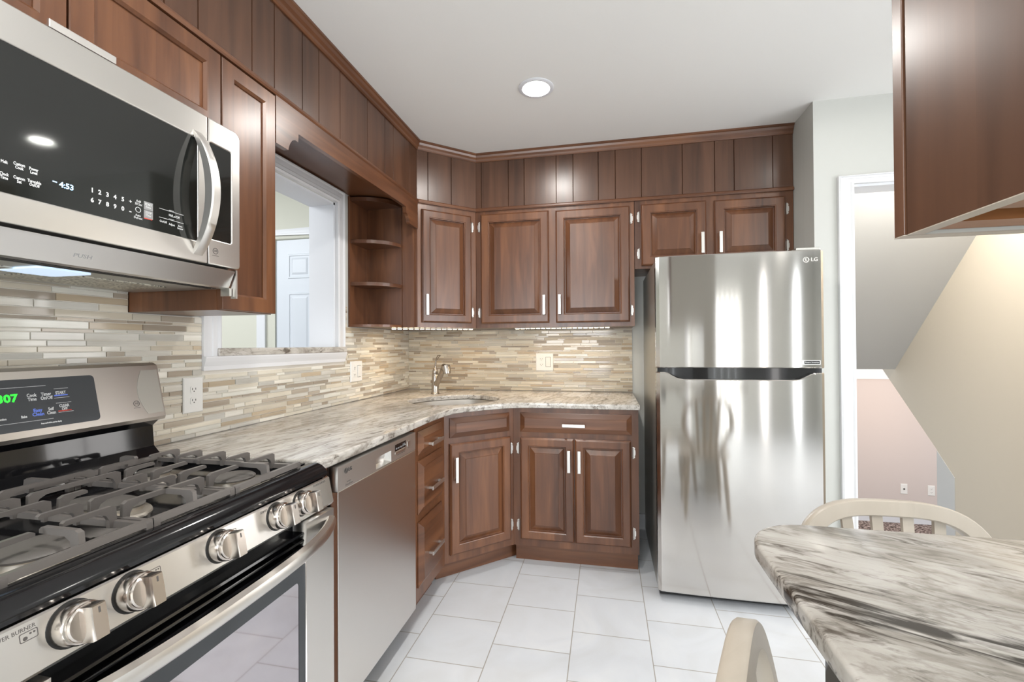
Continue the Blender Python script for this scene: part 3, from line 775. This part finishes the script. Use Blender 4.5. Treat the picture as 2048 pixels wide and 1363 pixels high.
# ------------------------------------------------------------------ refrigerator
FX0, FX1, FYF = 1.683, 2.411, -.868
t = thing('refrigerator', (2.05, -.45, 0), 'stainless steel top-freezer refrigerator', 'refrigerator')
obj('case', B().box(FX0+.004, FX1-.004, -.795, -.06, .03, 1.652, .004), 'steel_side', t)
def fdoor(zb, topf):
    b = B(); n = 48; secs = []
    for i in range(n+1):
        s = i/n; x = FX0+(FX1-FX0)*s
        e = min(s, 1-s)*(FX1-FX0)
        y = FYF+.010*(2*s-1)**2
        if e < .014: y += .014-math.sqrt(max(0, .014**2-(.014-e)**2))
        secs.append([(x, -.800, zb), (x, y+.004, zb), (x, y, zb+.004), (x, y, topf(s)-.004), (x, y+.004, topf(s)), (x, -.800, topf(s))])
    b.loft(secs); return b
fd = obj('freezer_door', fdoor(1.122, lambda s: 1.658), 'steel_fridge', t, 30)
def ltop(s):
    e = min(s, 1-s)*(FX1-FX0)
    if e < .035: return 1.101
    if e > .125: return 1.068
    q = (e-.035)/.09; return 1.101-.033*(3*q*q-2*q**3)
obj('lower_door', fdoor(.048, ltop), 'steel_fridge', t, 30)
obj('handle_recess', B().box(FX0+.006, FX1-.006, -.835, -.801, 1.060, 1.1215), 'black_gloss', t)
obj('base_grille', B().box(FX0+.012, FX1-.012, -.80, -.75, .008, .047), 'black_matte', t)
for x in (FX0+.05, FX1-.05): obj('foot', B().lathe([(.018, 0), (.018, .03)], F((x, -.72, 0), (1, 0, 0), (0, 1, 0), (0, 0, 1)), 14), 'black_matte', t)
obj('hinge_cover', B().box(2.30, 2.402, -.845, -.76, 1.6585, 1.672, .004), 'steel_side', t)
ff = FY(FYF+.0066)
def badge_logo(fr, u, v, r, parent, mat):
    b = B(); b.lathe([(r, 0), (r, .002), (r*.82, .002), (r*.82, 0)], fr.at(u, v), 24, False, False)
    b.box(-r*.12, r*.12, -r*.5, r*.5, 0, .002, 0, fr.at(u-r*.1, v)).box(-r*.1, r*.45, -r*.55, -r*.32, 0, .002, 0, fr.at(u, v)).lathe([(r*.16, 0), (r*.16, .002)], fr.at(u-r*.38, v+r*.3), 10)
    b.text('LG', r*1.9, fr.at(u+r*2.7, v), .002, 'CENTER', 1.0, .0002)
    return obj('logo', b, mat, parent)
badge_logo(ff, 2.335, 1.613, .0125, fd, 'nickel')
bd = obj('badge', B().prism(rrect(2.307, 2.389, 1.1385, 1.1585, .002), ff, -.003, .0012), 'nickel_bright', fd)
obj('badge_field', B().prism(rrect(2.323, 2.386, 1.1415, 1.1555, .001), ff, .0012, .0016), 'black_matte', fd)
obj('badge_text', B().text('Smart Inverter', .0098, ff.at(2.355, 1.1485, .0016), .0004), 'white_print', fd)

# ------------------------------------------------------------------ dishwasher
FDW = FX(.645)
t = thing('dishwasher', (.35, -1.58, 0), 'stainless steel dishwasher under the granite counter', 'dishwasher')
obj('case', B().box(.03, .600, -1.870, -1.297, .10, .855), 'black_matte', t)
D0, D1W = -1.873, -1.296
FDW = FX(.630)
pn = obj('front_panel', B().box(.600, .630, D0, D1W, .096, .7835, .002), 'steel_washer', t)
cp = obj('control_strip', B().plate(rect(D0, D1W, .7855, .860), [rect(-1.637, -1.520, .790, .832)], FDW, -.030, 0).box(.585, .601, D0, D1W, .7855, .860), 'steel_satin', t)
b = B().loft([[FDW.P(a, c, n) for a, c, n in q] for q in (
    [(-1.637, .790, -.0005), (-1.520, .790, -.0005), (-1.520, .832, -.0005), (-1.637, .832, -.0005)],
    [(-1.625, .797, -.024), (-1.532, .797, -.024), (-1.532, .830, -.020), (-1.625, .830, -.020)])], False, True)
obj('pocket_handle', b, 'nickel', cp)
obj('display', B().box(-1.488, -1.392, .820, .8455, 0, .0008, 0, FDW), 'black_gloss', cp)
b = B()
for k in range(5): b.box(-1.482+k*.019, -1.470+k*.019, .826+.0*k, .832, .0008, .0012, 0, FDW)
b.text('8:88', .012, FDW.at(-1.412, .8335, .0008))
obj('display_marks', b, 'grey_print', cp)
obj('button_bar', B().prism(rrect(-1.488, -1.395, .8075, .816, .003), FDW, 0, .002), 'nickel', cp)
obj('button', B().prism(rrect(-1.376, -1.352, .813, .837, .006), FDW, 0, .002), 'nickel', cp)
b = B().text('Normal  Heavy  Delicate  Rinse', .0055, FDW.at(-1.437, .8025, 0)).text('Start', .005, FDW.at(-1.364, .8075, 0))
obj('button_text', b, 'dark_print', cp)
badge_logo(FDW, -1.828, .8395, .0085, cp, 'dark_print')
obj('model_text', B().text('Inverter', .007, FDW.at(-1.812, .803, 0)).text('DirectDrive', .0095, FDW.at(-1.81, .794, 0), .0004, 'CENTER', .95), 'dark_print', cp)
obj('toe_kick', B().box(.53, .545, D0+.004, D1W-.004, 0, .094), 'black_matte', t)

# ------------------------------------------------------------------ gas range
RY0, RY1 = -2.765, -2.0005; RC = (RY0+RY1)/2
t = thing('gas_range', (.35, RC, 0), 'stainless steel gas range with black cooktop and five front knobs', 'range')
obj('body', B().box(.03, .655, RY0+.002, RY1-.002, .06, .868), 'black_matte', t)
for x in (.1, .58):
    for y in (RY0+.06, RY1-.06): obj('foot', B().lathe([(.02, 0), (.02, .06)], F((x, y, 0), (1, 0, 0), (0, 1, 0), (0, 0, 1)), 12), 'black_matte', t)
# cooktop: rounded black enamel nose at the front, sunken deck
b = B()
sec = [(.135, .868), (.135, .905), (.155, .902), (.165, .890), (.605, .890), (.614, .904), (.628, .909), (.648, .910), (.664, .905), (.676, .895), (.681, .884), (.680, .877), (.668, .868)]
b.loft([[(x, RY0, z) for x, z in sec], [(x, RY1, z) for x, z in sec]])
b.box(.165, .61, RY0, RY0+.022, .890, .907).box(.165, .61, RY1-.022, RY1, .890, .907)
ck = obj('cooktop', b, 'black_enamel', t, 30)
# back guard: steel console on a black upstand
b = B(); sec = [(.012, 1.02), (.012, 1.187), (.082, 1.190), (.098, 1.182), (.132, 1.030), (.128, 1.020)]
y0, y1 = RY0, RY1
b.loft([[(x, y, z) for x, z in sec] for y in (y0, y1)])
bg = obj('console', b, 'steel_console', t, 25)
obj('upstand', B().loft([[(x, y, z) for x, z in [(.012, .87), (.012, 1.0195), (.118, 1.0195), (.095, 1.0), (.10, .94), (.135, .905), (.150, .897), (.150, .87)]] for y in (RY0+.01, RY1-.01)]), 'black_gloss', t, 20)
cu = Vector((0, 1, 0)); cv = Vector((.098-.132, 0, 1.182-1.030)).normalized(); cn = cu.cross(cv)
FC = F((.132, 0, 1.030), cu, cv, cn)     # tilted console face, u = y, v up the slope
obj('console_end', B().prism([(RY1-.052, .012)]+[(RY1-.052-.020*math.sin(math.pi*k/8), .012+.13*k/8) for k in range(1, 8)]+[(RY1-.052, .142), (RY1-.004, .142), (RY1-.004, .012)], FC, 0, .0009), 'steel_side', bg)
CY = lambda u: u
pz = .0008
obj('touch_panel', B().prism(rrect(-2.62, -2.178, .016, .137, .010), FC, -.002, pz), 'panel_grey', bg)
b = B().text('307', .025, FC.at(-2.360, .093, pz), .0006, 'CENTER', 1.0, .0006)
obj('clock_digits', b, 'green_digits', bg)
b = B()
for s, u, v, z in (('Cook\nTime', -2.315, .092, .0115), ('Timer\nOn/Off', -2.287, .092, .0115), ('START', -2.257, .097, .0105), ('Self\nClean', -2.282, .055, .0110), ('CLEAR\nOFF', -2.254, .060, .0100), ('Bake', -2.335, .048, .008), ('Convection', -2.378, .048, .007), ('Press and hold to set the display', -2.285, .027, .0045)):
    b.text(s, z, FC.at(u, v, pz), .0005, 'CENTER', .70, .0002)
for u0, u1, v in ((-2.40, -2.285, .118), (-2.270, -2.240, .108), (-2.272, -2.240, .085), (-2.270, -2.238, .072), (-2.40, -2.28, .036), (-2.268, -2.236, .0485)):
    b.box(u0, u1, v-.0004, v+.0004, pz, pz+.0003, 0, FC)
obj('panel_text', b, 'white_print', bg)
obj('panel_text', B().text('Easy\nClean', .0115, FC.at(-2.308, .055, pz), .0005, 'CENTER', .85, .0003).box(-2.271, -2.243, .0895, .0925, pz, pz+.0004, 0, FC), 'blue_print', bg)
obj('panel_text', B().box(-2.268, -2.240, .0505, .053, pz, pz+.0004, 0, FC), 'red_print', bg)
b = B().plate(circ(-2.080, .046, .0085, 20), [circ(-2.080, .046, .007, 20)], FC, 0, .0006).text('10', .009, FC.at(-2.080, .046), .0006).box(-2.089, -2.071, .033, .0342, 0, .0006, 0, FC)
obj('warranty_mark', b, 'dark_print', bg)
# front control panel (leans out a little towards the bottom)
sec = [(.640, .8675), (.676, .8675), (.682, .874), (.686, .872), (.700, .806), (.694, .799), (.640, .799)]
fp = obj('control_panel', B().loft([[(x, y, z) for x, z in sec] for y in (RY0, RY1)]), 'steel', t, 25)
pv = Vector((.686-.700, 0, .872-.800)).normalized(); FP = F((.700, 0, .800), (0, 1, 0), pv, Vector((0, 1, 0)).cross(pv))
for i, y in enumerate((-2.137, -2.224, -2.381, -2.548, -2.632)):
    f = FP.at(y+.012, .043)
    k = obj('knob', B().lathe([(.028, 0), (.029, .003), (.029, .022), (.0275, .025), (.0255, .026), (.025, .029), (.023, .031)], f, 32), 'knob_steel', t, 30)
    grip = [(-.0100, -.024), (.0100, -.024), (.0108, 0), (.0100, .024), (-.0100, .024), (-.0108, 0)]
    b = B().loft([[f.P(a*s, c*s2, n) for a, c in grip] for s, s2, n in ((1.0, 1.0, .029), (1.0, 1.0, .050), (.85, .95, .054))])
    obj('knob_grip', b, 'knob_steel', k, 30)
    obj('knob_mark', B().box(-.0012, .0012, .012, .020, .054, .0545, 0, f), 'dark_print', k)
    obj('bezel', B().lathe([(.032, 0), (.0315, .0012), (.029, .0015)], f, 32), 'black_matte', t)
for s, u in (('POWER BURNER', -2.685), ('SIMMER BURNER', -2.232), ('POWER BURNER', -2.045)):
    obj('burner_name', B().text(s, .0075, FP.at(u, .066 if u < -2.1 else .068), .0004, 'CENTER', .9), 'dark_print', fp)
for u in (-2.668, -2.497, -2.335, -2.196, -2.108):
    b = B().plate(rrect(u-.010, u+.010, .056-.006, .056+.006, .002), [rrect(u-.009, u+.009, .056-.005, .056+.005, .0016)], FP, 0, .0005)
    b.lathe([(.0026, 0), (.0026, .0005)], FP.at(u-.004, .054), 10)
    for dx in (.002, .006): b.lathe([(.0014, 0), (.0014, .0005)], FP.at(u+dx, .058), 8)
    obj('burner_symbol', b, 'dark_print', fp)
# oven door
FO = FX(.700)
od = obj('oven_door', B().plate([(RY0, .115), (RY1, .115), (RY1, .788), (RY1-.115, .788), (RY1-.115, .30), (RY0+.115, .30), (RY0+.115, .788), (RY0, .788)], [], FO, -.045, 0), 'steel', t)
obj('door_glass', B().box(RY0+.115, RY1-.115, .301, .690, -.012, -.004, 0, FO), 'oven_glass', od)
wn = B().plate(rect(RY0+.116, RY1-.116, .302, .689), [rrect(RY0+.160, RY1-.140, .335, .655, .012)], FO, -.0039, -.003)
obj('glass_border', wn, 'panel_grey', od)
b = B()
for k in range(4): b.sweep([(.676, RY0+.116, .712+k*.0175), (.676, RY1-.116, .712+k*.0175)], [(-.016, -.002), (.016, -.0045), (.018, -.002), (.016, .0025), (-.016, .002)])
b.box(.655, .660, RY0+.115, RY1-.115, .690, .785)
obj('vent_louvre', b, 'black_gloss', od)
# bowed handle
path = []
for k in range(25):
    s = k/24; y = RY0+.012+(RY1-RY0-.024)*s; bow = 1-(2*s-1)**4
    path.append((.702+.050*bow, y, .757-.012*(1-(2*s-1)**2)))
obj('handle', B().sweep(path, [(-.011, -.015), (.005, -.015), (.011, -.009), (.012, .003), (.008, .012), (-.005, .016), (-.011, .012)]), 'steel', od, 40)
obj('drawer', B().box(.640, .698, RY0+.002, RY1-.002, .03, .110, .004), 'steel', t)
# grates: three sections, side rails with raised fingers
def grate(y0, y1, kind):
    b = B(); zb, zt = .906, .948; xa, xb = .172, .630; ym = (y0+y1)/2; r = .0055
    def bar(p, q, w=.0055, h=.0055): b.sweep([p, q], [(-w, -h), (w, -h), (w*.8, h), (-w*.8, h)])
    bar((xb, y0, .920), (xb, y1, .920), .006, .006); bar((xa, y0, .920), (xa, y1, .920), .006, .006)
    for y in (y0+.006, y1-.006): bar((xa, y, .914), (xb, y, .914))
    for x in (xa, xb):
        for y in (y0+.006, y1-.006): b.box(x-.006, x+.006, y-.006, y+.006, .8905, .922)
    def finger(x, ys, ye):
        d = 1 if ye > ys else -1
        prof = [(ys, .908), (ys+d*.002, zt-.004), (ys+d*.010, zt), (ye-d*.004, zt), (ye, zt-.003), (ye, zt-.008), (ys+d*.030, zt-.009), (ys+d*.019, zt-.015), (ys+d*.014, zt-.024), (ys+d*.013, .908)]
        b.prism(prof if d > 0 else prof[::-1], F((x, 0, 0), (0, 1, 0), (0, 0, 1), (1, 0, 0)), -.0042, .0042)
    def xfinger(xs, xe):
        d = 1 if xe > xs else -1
        prof = [(xs, .915), (xs+d*.004, zt-.004), (xs+d*.012, zt), (xe-d*.004, zt), (xe, zt-.004), (xe, zt-.010), (xs+d*.032, zt-.011), (xs+d*.021, zt-.018), (xs+d*.018, .915)]
        b.prism(prof if d > 0 else prof[::-1], F((0, ym, 0), (1, 0, 0), (0, 0, 1), (0, -1, 0)), -.0045, .0045)
    XS5 = (.245, .322, .400, .478, .556)
    if kind == 'side':
        for i, x in enumerate(XS5):
            L = (.085, .070, .090, .070, .085)[i]
            finger(x, y0+.004, y0+.004+L); finger(x, y1-.004, y1-.004-L)
        xfinger(xb, .545); xfinger(xa, .225)
    else:
        for x in XS5:
            if x == XS5[2]:
                finger(x, y0+.004, y0+.054); finger(x, y1-.004, y1-.054); continue
            prof = [(y0+.004, .908), (y0+.005, zt-.004), (y0+.012, zt), (y1-.012, zt), (y1-.005, zt-.004), (y1-.004, .908), (y1-.015, .908), (y1-.017, zt-.024), (y1-.022, zt-.015), (y1-.034, zt-.009), (y0+.034, zt-.009), (y0+.022, zt-.015), (y0+.017, zt-.024), (y0+.015, .908)]
            b.prism(prof, F((x, 0, 0), (0, 1, 0), (0, 0, 1), (1, 0, 0)), -.0042, .0042)
        xfinger(xb, .530); xfinger(xa, .245)
    return b
ys = [-2.672, -2.455, -2.271, -2.052]
for i, kind in enumerate(('side', 'mid', 'side')):
    obj('grate', grate(ys[i]+.001, ys[i+1]-.001, kind), 'cast_iron', t, 25)
for x, y, r in ((.530, -2.165, .048), (.285, -2.165, .038), (.530, -2.565, .056), (.285, -2.565, .038)):
    f = F((x, y, .890), (1, 0, 0), (0, 1, 0), (0, 0, 1))
    bu = obj('burner', B().lathe([(r+.012, 0), (r+.010, .004), (r-.004, .006), (r-.004, .016), (r-.001, .018)], f, 36), 'burner_base', t, 30)
    obj('burner_cap', B().lathe([(r, .0185), (r+.001, .022), (r-.004, .026), (r-.02, .0265)], f, 36), 'burner_cap', bu, 40)
    obj('igniter', B().lathe([(.004, 0), (.004, .014), (.002, .018)], F((x-r-.018, y, .890), (1, 0, 0), (0, 1, 0), (0, 0, 1)), 10), 'plate_white', bu)
f = F((.400, -2.363, .890), (1, 0, 0), (0, 1, 0), (0, 0, 1))
bu = obj('burner', B().lathe([(.055, 0), (.054, .004), (.044, .006), (.044, .014)], f, 36, True, True, 1.9, 1), 'burner_base', t, 30)
obj('burner_cap', B().lathe([(.044, .0145), (.045, .018), (.040, .021)], f, 36, True, True, 2.0, 1), 'burner_cap', bu, 40)

# ------------------------------------------------------------------ over-the-range microwave
MY0, MY1, MS = -2.772, -2.0135, -2.121
t = thing('microwave', (.2, (MY0+MY1)/2, 1.41), 'stainless steel over-the-range microwave with dark glass door', 'microwave')
obj('case', B().box(.0105, .372, MY0+.004, MY1-.004, 1.412, 1.853), 'black_matte', t)
FM = FX(.410)
dr = obj('door', B().plate(rrect(MY0, MS-.001, 1.458, 1.850, .004), [rrect(MY0+.05, MS-.030, 1.512, 1.779, .006)], FM, -.036, 0, .003), 'steel', t)
obj('door_glass', B().box(MY0+.048, MS-.028, 1.510, 1.781, -.020, -.0025, 0, FM), 'black_glass', dr)
pr = [(MS+.001, 1.458), (MY1-.012, 1.458)]+arc_pts(MY1-.012, 1.470, .012, -90, 0, 4)+arc_pts(MY1-.022, 1.828, .022, 0, 90, 6)+[(MS+.001, 1.850)]
rp = obj('side_panel', B().plate(pr, [rrect(MS+.006, -2.044, 1.527, 1.786, .006)], FM, -.036, 0, .003), 'steel', t)
obj('side_glass', B().box(MS+.004, -2.042, 1.525, 1.788, -.020, -.0025, 0, FM), 'black_glass', rp)
arc_o, arc_i = [], []
for k in range(25):
    s = k/24; q = 1-(2*s-1)**2
    arc_o.append((.409+.062*q**.85, 1.474+.324*s)); arc_i.append((.409+.034*q, 1.486+.300*s))
FH = F((0, -2.152, 0), (1, 0, 0), (0, 0, 1), (0, -1, 0)); rings = []
for n, k in ((-.013, .75), (-.010, 1), (.010, 1), (.013, .75)):
    mid = [((a[0]+c[0])/2, (a[1]+c[1])/2) for a, c in zip(arc_o, arc_i)]
    ro = [FH.P(m[0]+(a[0]-m[0])*k, a[1], n) for a, m in zip(arc_o, mid)]; ri = [FH.P(m[0]+(a[0]-m[0])*k, a[1], n) for a, m in zip(arc_i, mid)]
    rings.append(ro+ri[::-1])
obj('handle', B().loft(rings), 'steel_satin', dr, 40)
# printed keypad behind the glass front
FG = FX(.4077); b = B()
for s, u, v, z in (('Melt', -2.534, 1.566, .0078), ('Custom\nCook', -2.513, 1.566, .0078), ('Power\nLevel', -2.492, 1.565, .0078), ('Clock\nTime', -2.534, 1.541, .0078), ('Custom\nSet', -2.513, 1.541, .0078), ('Turntable\nOn/Off', -2.491, 1.542, .0078)):
    b.text(s, z, FG.at(u, v), .0004, 'CENTER', .66, .0002)
for i, (a, c) in enumerate(zip('12345', '67890')):
    u = (-2.395, -2.381, -2.366, -2.351, -2.335)[i]
    b.text(a, .013, FG.at(u, 1.562), .0004, 'CENTER', .9, .0004); b.text(c, .013, FG.at(u, 1.5415), .0004, 'CENTER', .9, .0004)
b.text('+', .013, FG.at(-2.319, 1.562), .0004).text('-', .016, FG.at(-2.319, 1.541), .0004, 'CENTER', 1, .0004)
b.text('Add\n30 Sec', .008, FG.at(-2.301, 1.565), .0004, 'CENTER', .8).text('Auto\nDefrost', .0075, FG.at(-2.302, 1.533), .0004, 'CENTER', .8)
b.plate(circ(-2.302, 1.549, .0062, 18), [circ(-2.302, 1.549, .0052, 18)], FG, 0, .0004)
for u0, u1, v in ((-2.253, -2.19, 1.567), (-2.253, -2.19, 1.546)): b.box(u0, u1, v, v+.0008, 0, .0004, 0, FG)
b.text('VENT', .005, FG.at(-2.222, 1.5685), .0004).text('Hi/Lo/Off', .0085, FG.at(-2.215, 1.5575), .0004, 'CENTER', .85).text('LIGHT', .005, FG.at(-2.222, 1.5475), .0004)
b.text('On/Off', .0075, FG.at(-2.243, 1.5375), .0004, 'CENTER', .8).text('Adjust', .0075, FG.at(-2.221, 1.536), .0004, 'CENTER', .8).text('Auto\nSensor', .007, FG.at(-2.199, 1.5345), .0004, 'CENTER', .8)
obj('keypad_text', b, 'white_print', dr)
kb = obj('start_keys', B().box(-2.289, -2.268, 1.5545, 1.573, 0, .0003, 0, FG).box(-2.289, -2.268, 1.535, 1.5535, 0, .0003, 0, FG), 'grey_print', dr)
obj('start_text', B().text('START\nEnter', .0072, FG.at(-2.2785, 1.564, .0003), .0004, 'CENTER', .8).text('STOP\nClear', .0072, FG.at(-2.2785, 1.545, .0003), .0004, 'CENTER', .8), 'white_print', dr)
obj('stop_mark', B().box(-2.289, -2.270, 1.533, 1.535, 0, .0005, 0, FG), 'red_print', dr)
obj('clock_digits', B().text('4:53', .015, FG.at(-2.440, 1.5545), .0005, 'CENTER', .95, .0003).box(-2.463, -2.456, 1.556, 1.558, 0, .0005, 0, FG), 'blue_digits', dr)
b = B().plate(circ(-2.098, 1.496, .0085, 20), [circ(-2.098, 1.496, .007, 20)], FM, 0, .0006).text('10', .009, FM.at(-2.098, 1.496), .0006).box(-2.108, -2.088, 1.483, 1.4842, 0, .0006, 0, FM)
obj('warranty_mark', b, 'dark_print', rp)
# lower vent lip that leans back, with PUSH on it
sec = [(.372, 1.452), (.404, 1.452), (.400, 1.446), (.382, 1.405), (.372, 1.402)]
lip = obj('vent_lip', B().loft([[(x, y, z) for x, z in sec] for y in (MY0+.002, MY1-.012)]), 'steel', t, 20)
lv = Vector((.400-.382, 0, .041)).normalized(); FV = F((.382, 0, 1.405), (0, 1, 0), lv, Vector((0, 1, 0)).cross(lv))
obj('push_text', B().text('PUSH', .012, FV.at(-2.40, .022), .0005, 'CENTER', 1.2), 'grey_print', lip)
b = B().box(.03, .372, MY0+.006, MY1-.006, 1.404, 1.4115)
un = obj('underside', b, 'steel_side', t)
FU = F((0, 0, 1.404), (0, 1, 0), (1, 0, 0), (0, 0, -1))
obj('light_cover', B().prism(rrect(-2.43, -2.33, .20, .32, .012), FU, 0, .004), 'hood_lens', un)
for u0 in (-2.70, -2.37): obj('grease_filter', B().prism(rrect(u0, u0+.27, .09, .255, .008), FU, 0, .003), 'filter_mesh', un)
obj('grille_slot', B().box(-2.74, -2.05, .336, .346, 0, .002, 0, FU).box(-2.74, -2.05, .354, .364, 0, .002, 0, FU), 'black_matte', un)
obj('mount_tab', B().box(.385, .402, MY1-.008, MY1-.002, 1.375, 1.457).box(.36, .39, MY1-.018, MY1-.010, 1.382, 1.404), 'nickel', t)

# ------------------------------------------------------------------ granite bar table, its bracket and the hanging cabinet
TX, TYB = 1.680, -2.230
outer = [(2.1395, -3.25), (2.1395, -2.4655), (2.4945, -2.4655), (2.4945, TYB)]+[(TX+.10+.0*0, TYB)]+arc_pts(TX+.105, TYB-.105, .105, 95, 175, 10)+[(TX, -2.36), (TX-.004, -3.0)]+arc_pts(TX+.096, -3.15, .10, 180, 270, 8)
b = B().plate(outer[::-1], [], TOP, .884, .914, .006)
tag(obj('bar_top', b, 'granite_table', None, 35), 'beige granite bar top with a dark streak and rounded corner, in the right foreground', 'bar top')
b = B().box(1.740, 2.139, -2.512, -2.463, .868, .8832, .002).box(1.720, 1.765, -2.515, -2.460, .785, .8832, .008)
b.box(2.127, 2.139, -2.555, -2.467, .55, .880)
b.sweep([(2.126, -2.49, .58), (2.02, -2.49, .70), (1.86, -2.49, .868)], [(-.02, -.006), (.02, -.006), (.02, .006), (-.02, .006)], (1, 0, 0))
tag(obj('bracket', b, 'black_gloss'), 'black metal support bracket under the granite bar top', 'bracket')
# hanging cabinet
HX, HY0, HY1, HZ = 1.806, -2.80, -2.464, 1.370
t = thing('wall_cabinet', (1.97, -2.63, HZ), 'dark brown cabinet end hanging at the top right above the granite bar', 'cabinet')
b = B()
b.box(HX+.002, HX+.018, HY0, HY1-.022, HZ, CEIL-.001)
b.box(HX+.018, 2.139, HY0, HY0+.015, HZ, CEIL-.001).box(2.124, 2.139, HY0+.015, HY1-.022, HZ, CEIL-.001)
b.box(HX+.018, 2.124, HY0+.015, HY1-.022, HZ+.022, HZ+.034)
obj('body', b, 'wood_plank', t)
obj('edge_stile', B().box(HX, HX+.02, HY1-.019, HY1, HZ, CEIL-.001, .001), 'wood_plank', t)
obj('back_board', B().box(HX+.0205, 2.139, HY1-.019, HY1, HZ, CEIL-.001), 'wall_paint', t)
obj('groove', B().box(HX+.004, HX+.02, HY1-.0225, HY1-.0185, HZ, CEIL-.001), 'black_matte', t)
obj('bottom_rail', B().box(HX+.018, 2.124, HY1-.060, HY1-.022, HZ+.004, HZ+.022).box(HX+.018, 2.124, HY1-.15, HY1-.10, HZ+.006, HZ+.022), 'wood_inside', t)
obj('edge_strip', B().box(HX+.002, HX+.018, HY0, HY1-.022, HZ-.001, HZ), 'wood_pale', t)
obj('edge_strip', B().box(HX, 2.139, HY1-.019, HY1, HZ-.001, HZ), 'wood_pale', t)

# ------------------------------------------------------------------ chairs with an arched back
def chair(loc, yaw, label):
    t = thing('chair', loc, label, 'chair', 'pale wooden chairs at the granite bar')
    m = Matrix.Translation(loc) @ Matrix.Rotation(yaw, 4, 'Z')
    f = F(m @ Vector((0, 0, 0)), m.to_3x3() @ Vector((1, 0, 0)), m.to_3x3() @ Vector((0, 1, 0)), (0, 0, 1))   # u right, v front, n up
    P = f.P
    def back(x, z):   # reclined back plane
        return P(x, -.19-(z-.45)*.17, z)
    H, Wd = .871, .191
    pts = []
    for k in range(33):
        a = math.pi*k/32; c, s = math.cos(a), math.sin(a)
        x = -Wd*math.copysign(abs(c)**.62, c)
        z = .65+(H-.016-.65)*abs(s)**.62
        pts.append((x, z))
    pts = [(-.100, .445), (-.116, .50), (-.140, .56), (-.168, .61)]+pts+[(.168, .61), (.140, .56), (.116, .50), (.100, .445)]
    path = [back(x, z) for x, z in pts]
    fwd = (f.v+Vector((0, 0, .17))).normalized()
    obj('back_frame', B().sweep(path, [(-.015, -.015), (.015, -.015), (.018, -.011), (.018, .011), (.015, .015), (-.015, .015), (-.018, .011), (-.018, -.011)], fwd), 'wood_pale', t, 50)
    for x0, x in ((-.068, -.093), (-.023, -.031), (.023, .031), (.068, .093)):
        zt = H-.03-(.006 if abs(x) > .05 else 0)
        p0, p1 = back(x0, .455), back(x, zt)
        obj('slat', B().sweep([p0, (p0+p1)/2-f.v*.006, p1], [(-.011, -.005), (.011, -.005), (.011, .005), (-.011, .005)], fwd), 'wood_pale', t)
    seat = [(-.21, .20), (.21, .20)]
    out = [(.215*math.copysign(abs(math.cos(R(a)))**.5, math.cos(R(a))), .212*math.copysign(abs(math.sin(R(a)))**.5, math.sin(R(a)))) for a in range(0, 360, 8)]
    obj('seat', B().loft([[P(x*s, y*s, z) for x, y in out] for s, z in ((.94, .424), (1, .432), (1, .446), (.97, .452), (.7, .446))]), 'wood_pale', t, 40)
    for sx in (-1, 1):
        for sy in (-1, 1):
            obj('leg', B().tube([P(sx*.145, sy*.145, .428), P(sx*.165, sy*.165, .2), P(sx*.178, sy*.182, 0)], [.019, .020, .014], 12), 'wood_pale', t, True)
        obj('stretcher', B().tube([P(sx*.168, -.168, .17), P(sx*.168, .168, .17)], .010, 10), 'wood_pale', t, True)
    obj('stretcher', B().tube([P(-.166, 0, .17), P(.166, 0, .17)], .010, 10), 'wood_pale', t, True)
chair((2.085, -2.185, 0), math.pi, 'pale wooden slat-back chair on the far side of the granite bar')
chair((1.832, -2.652, 0), R(-110), 'pale wooden chair at the end of the granite bar, cut off by the bottom edge')
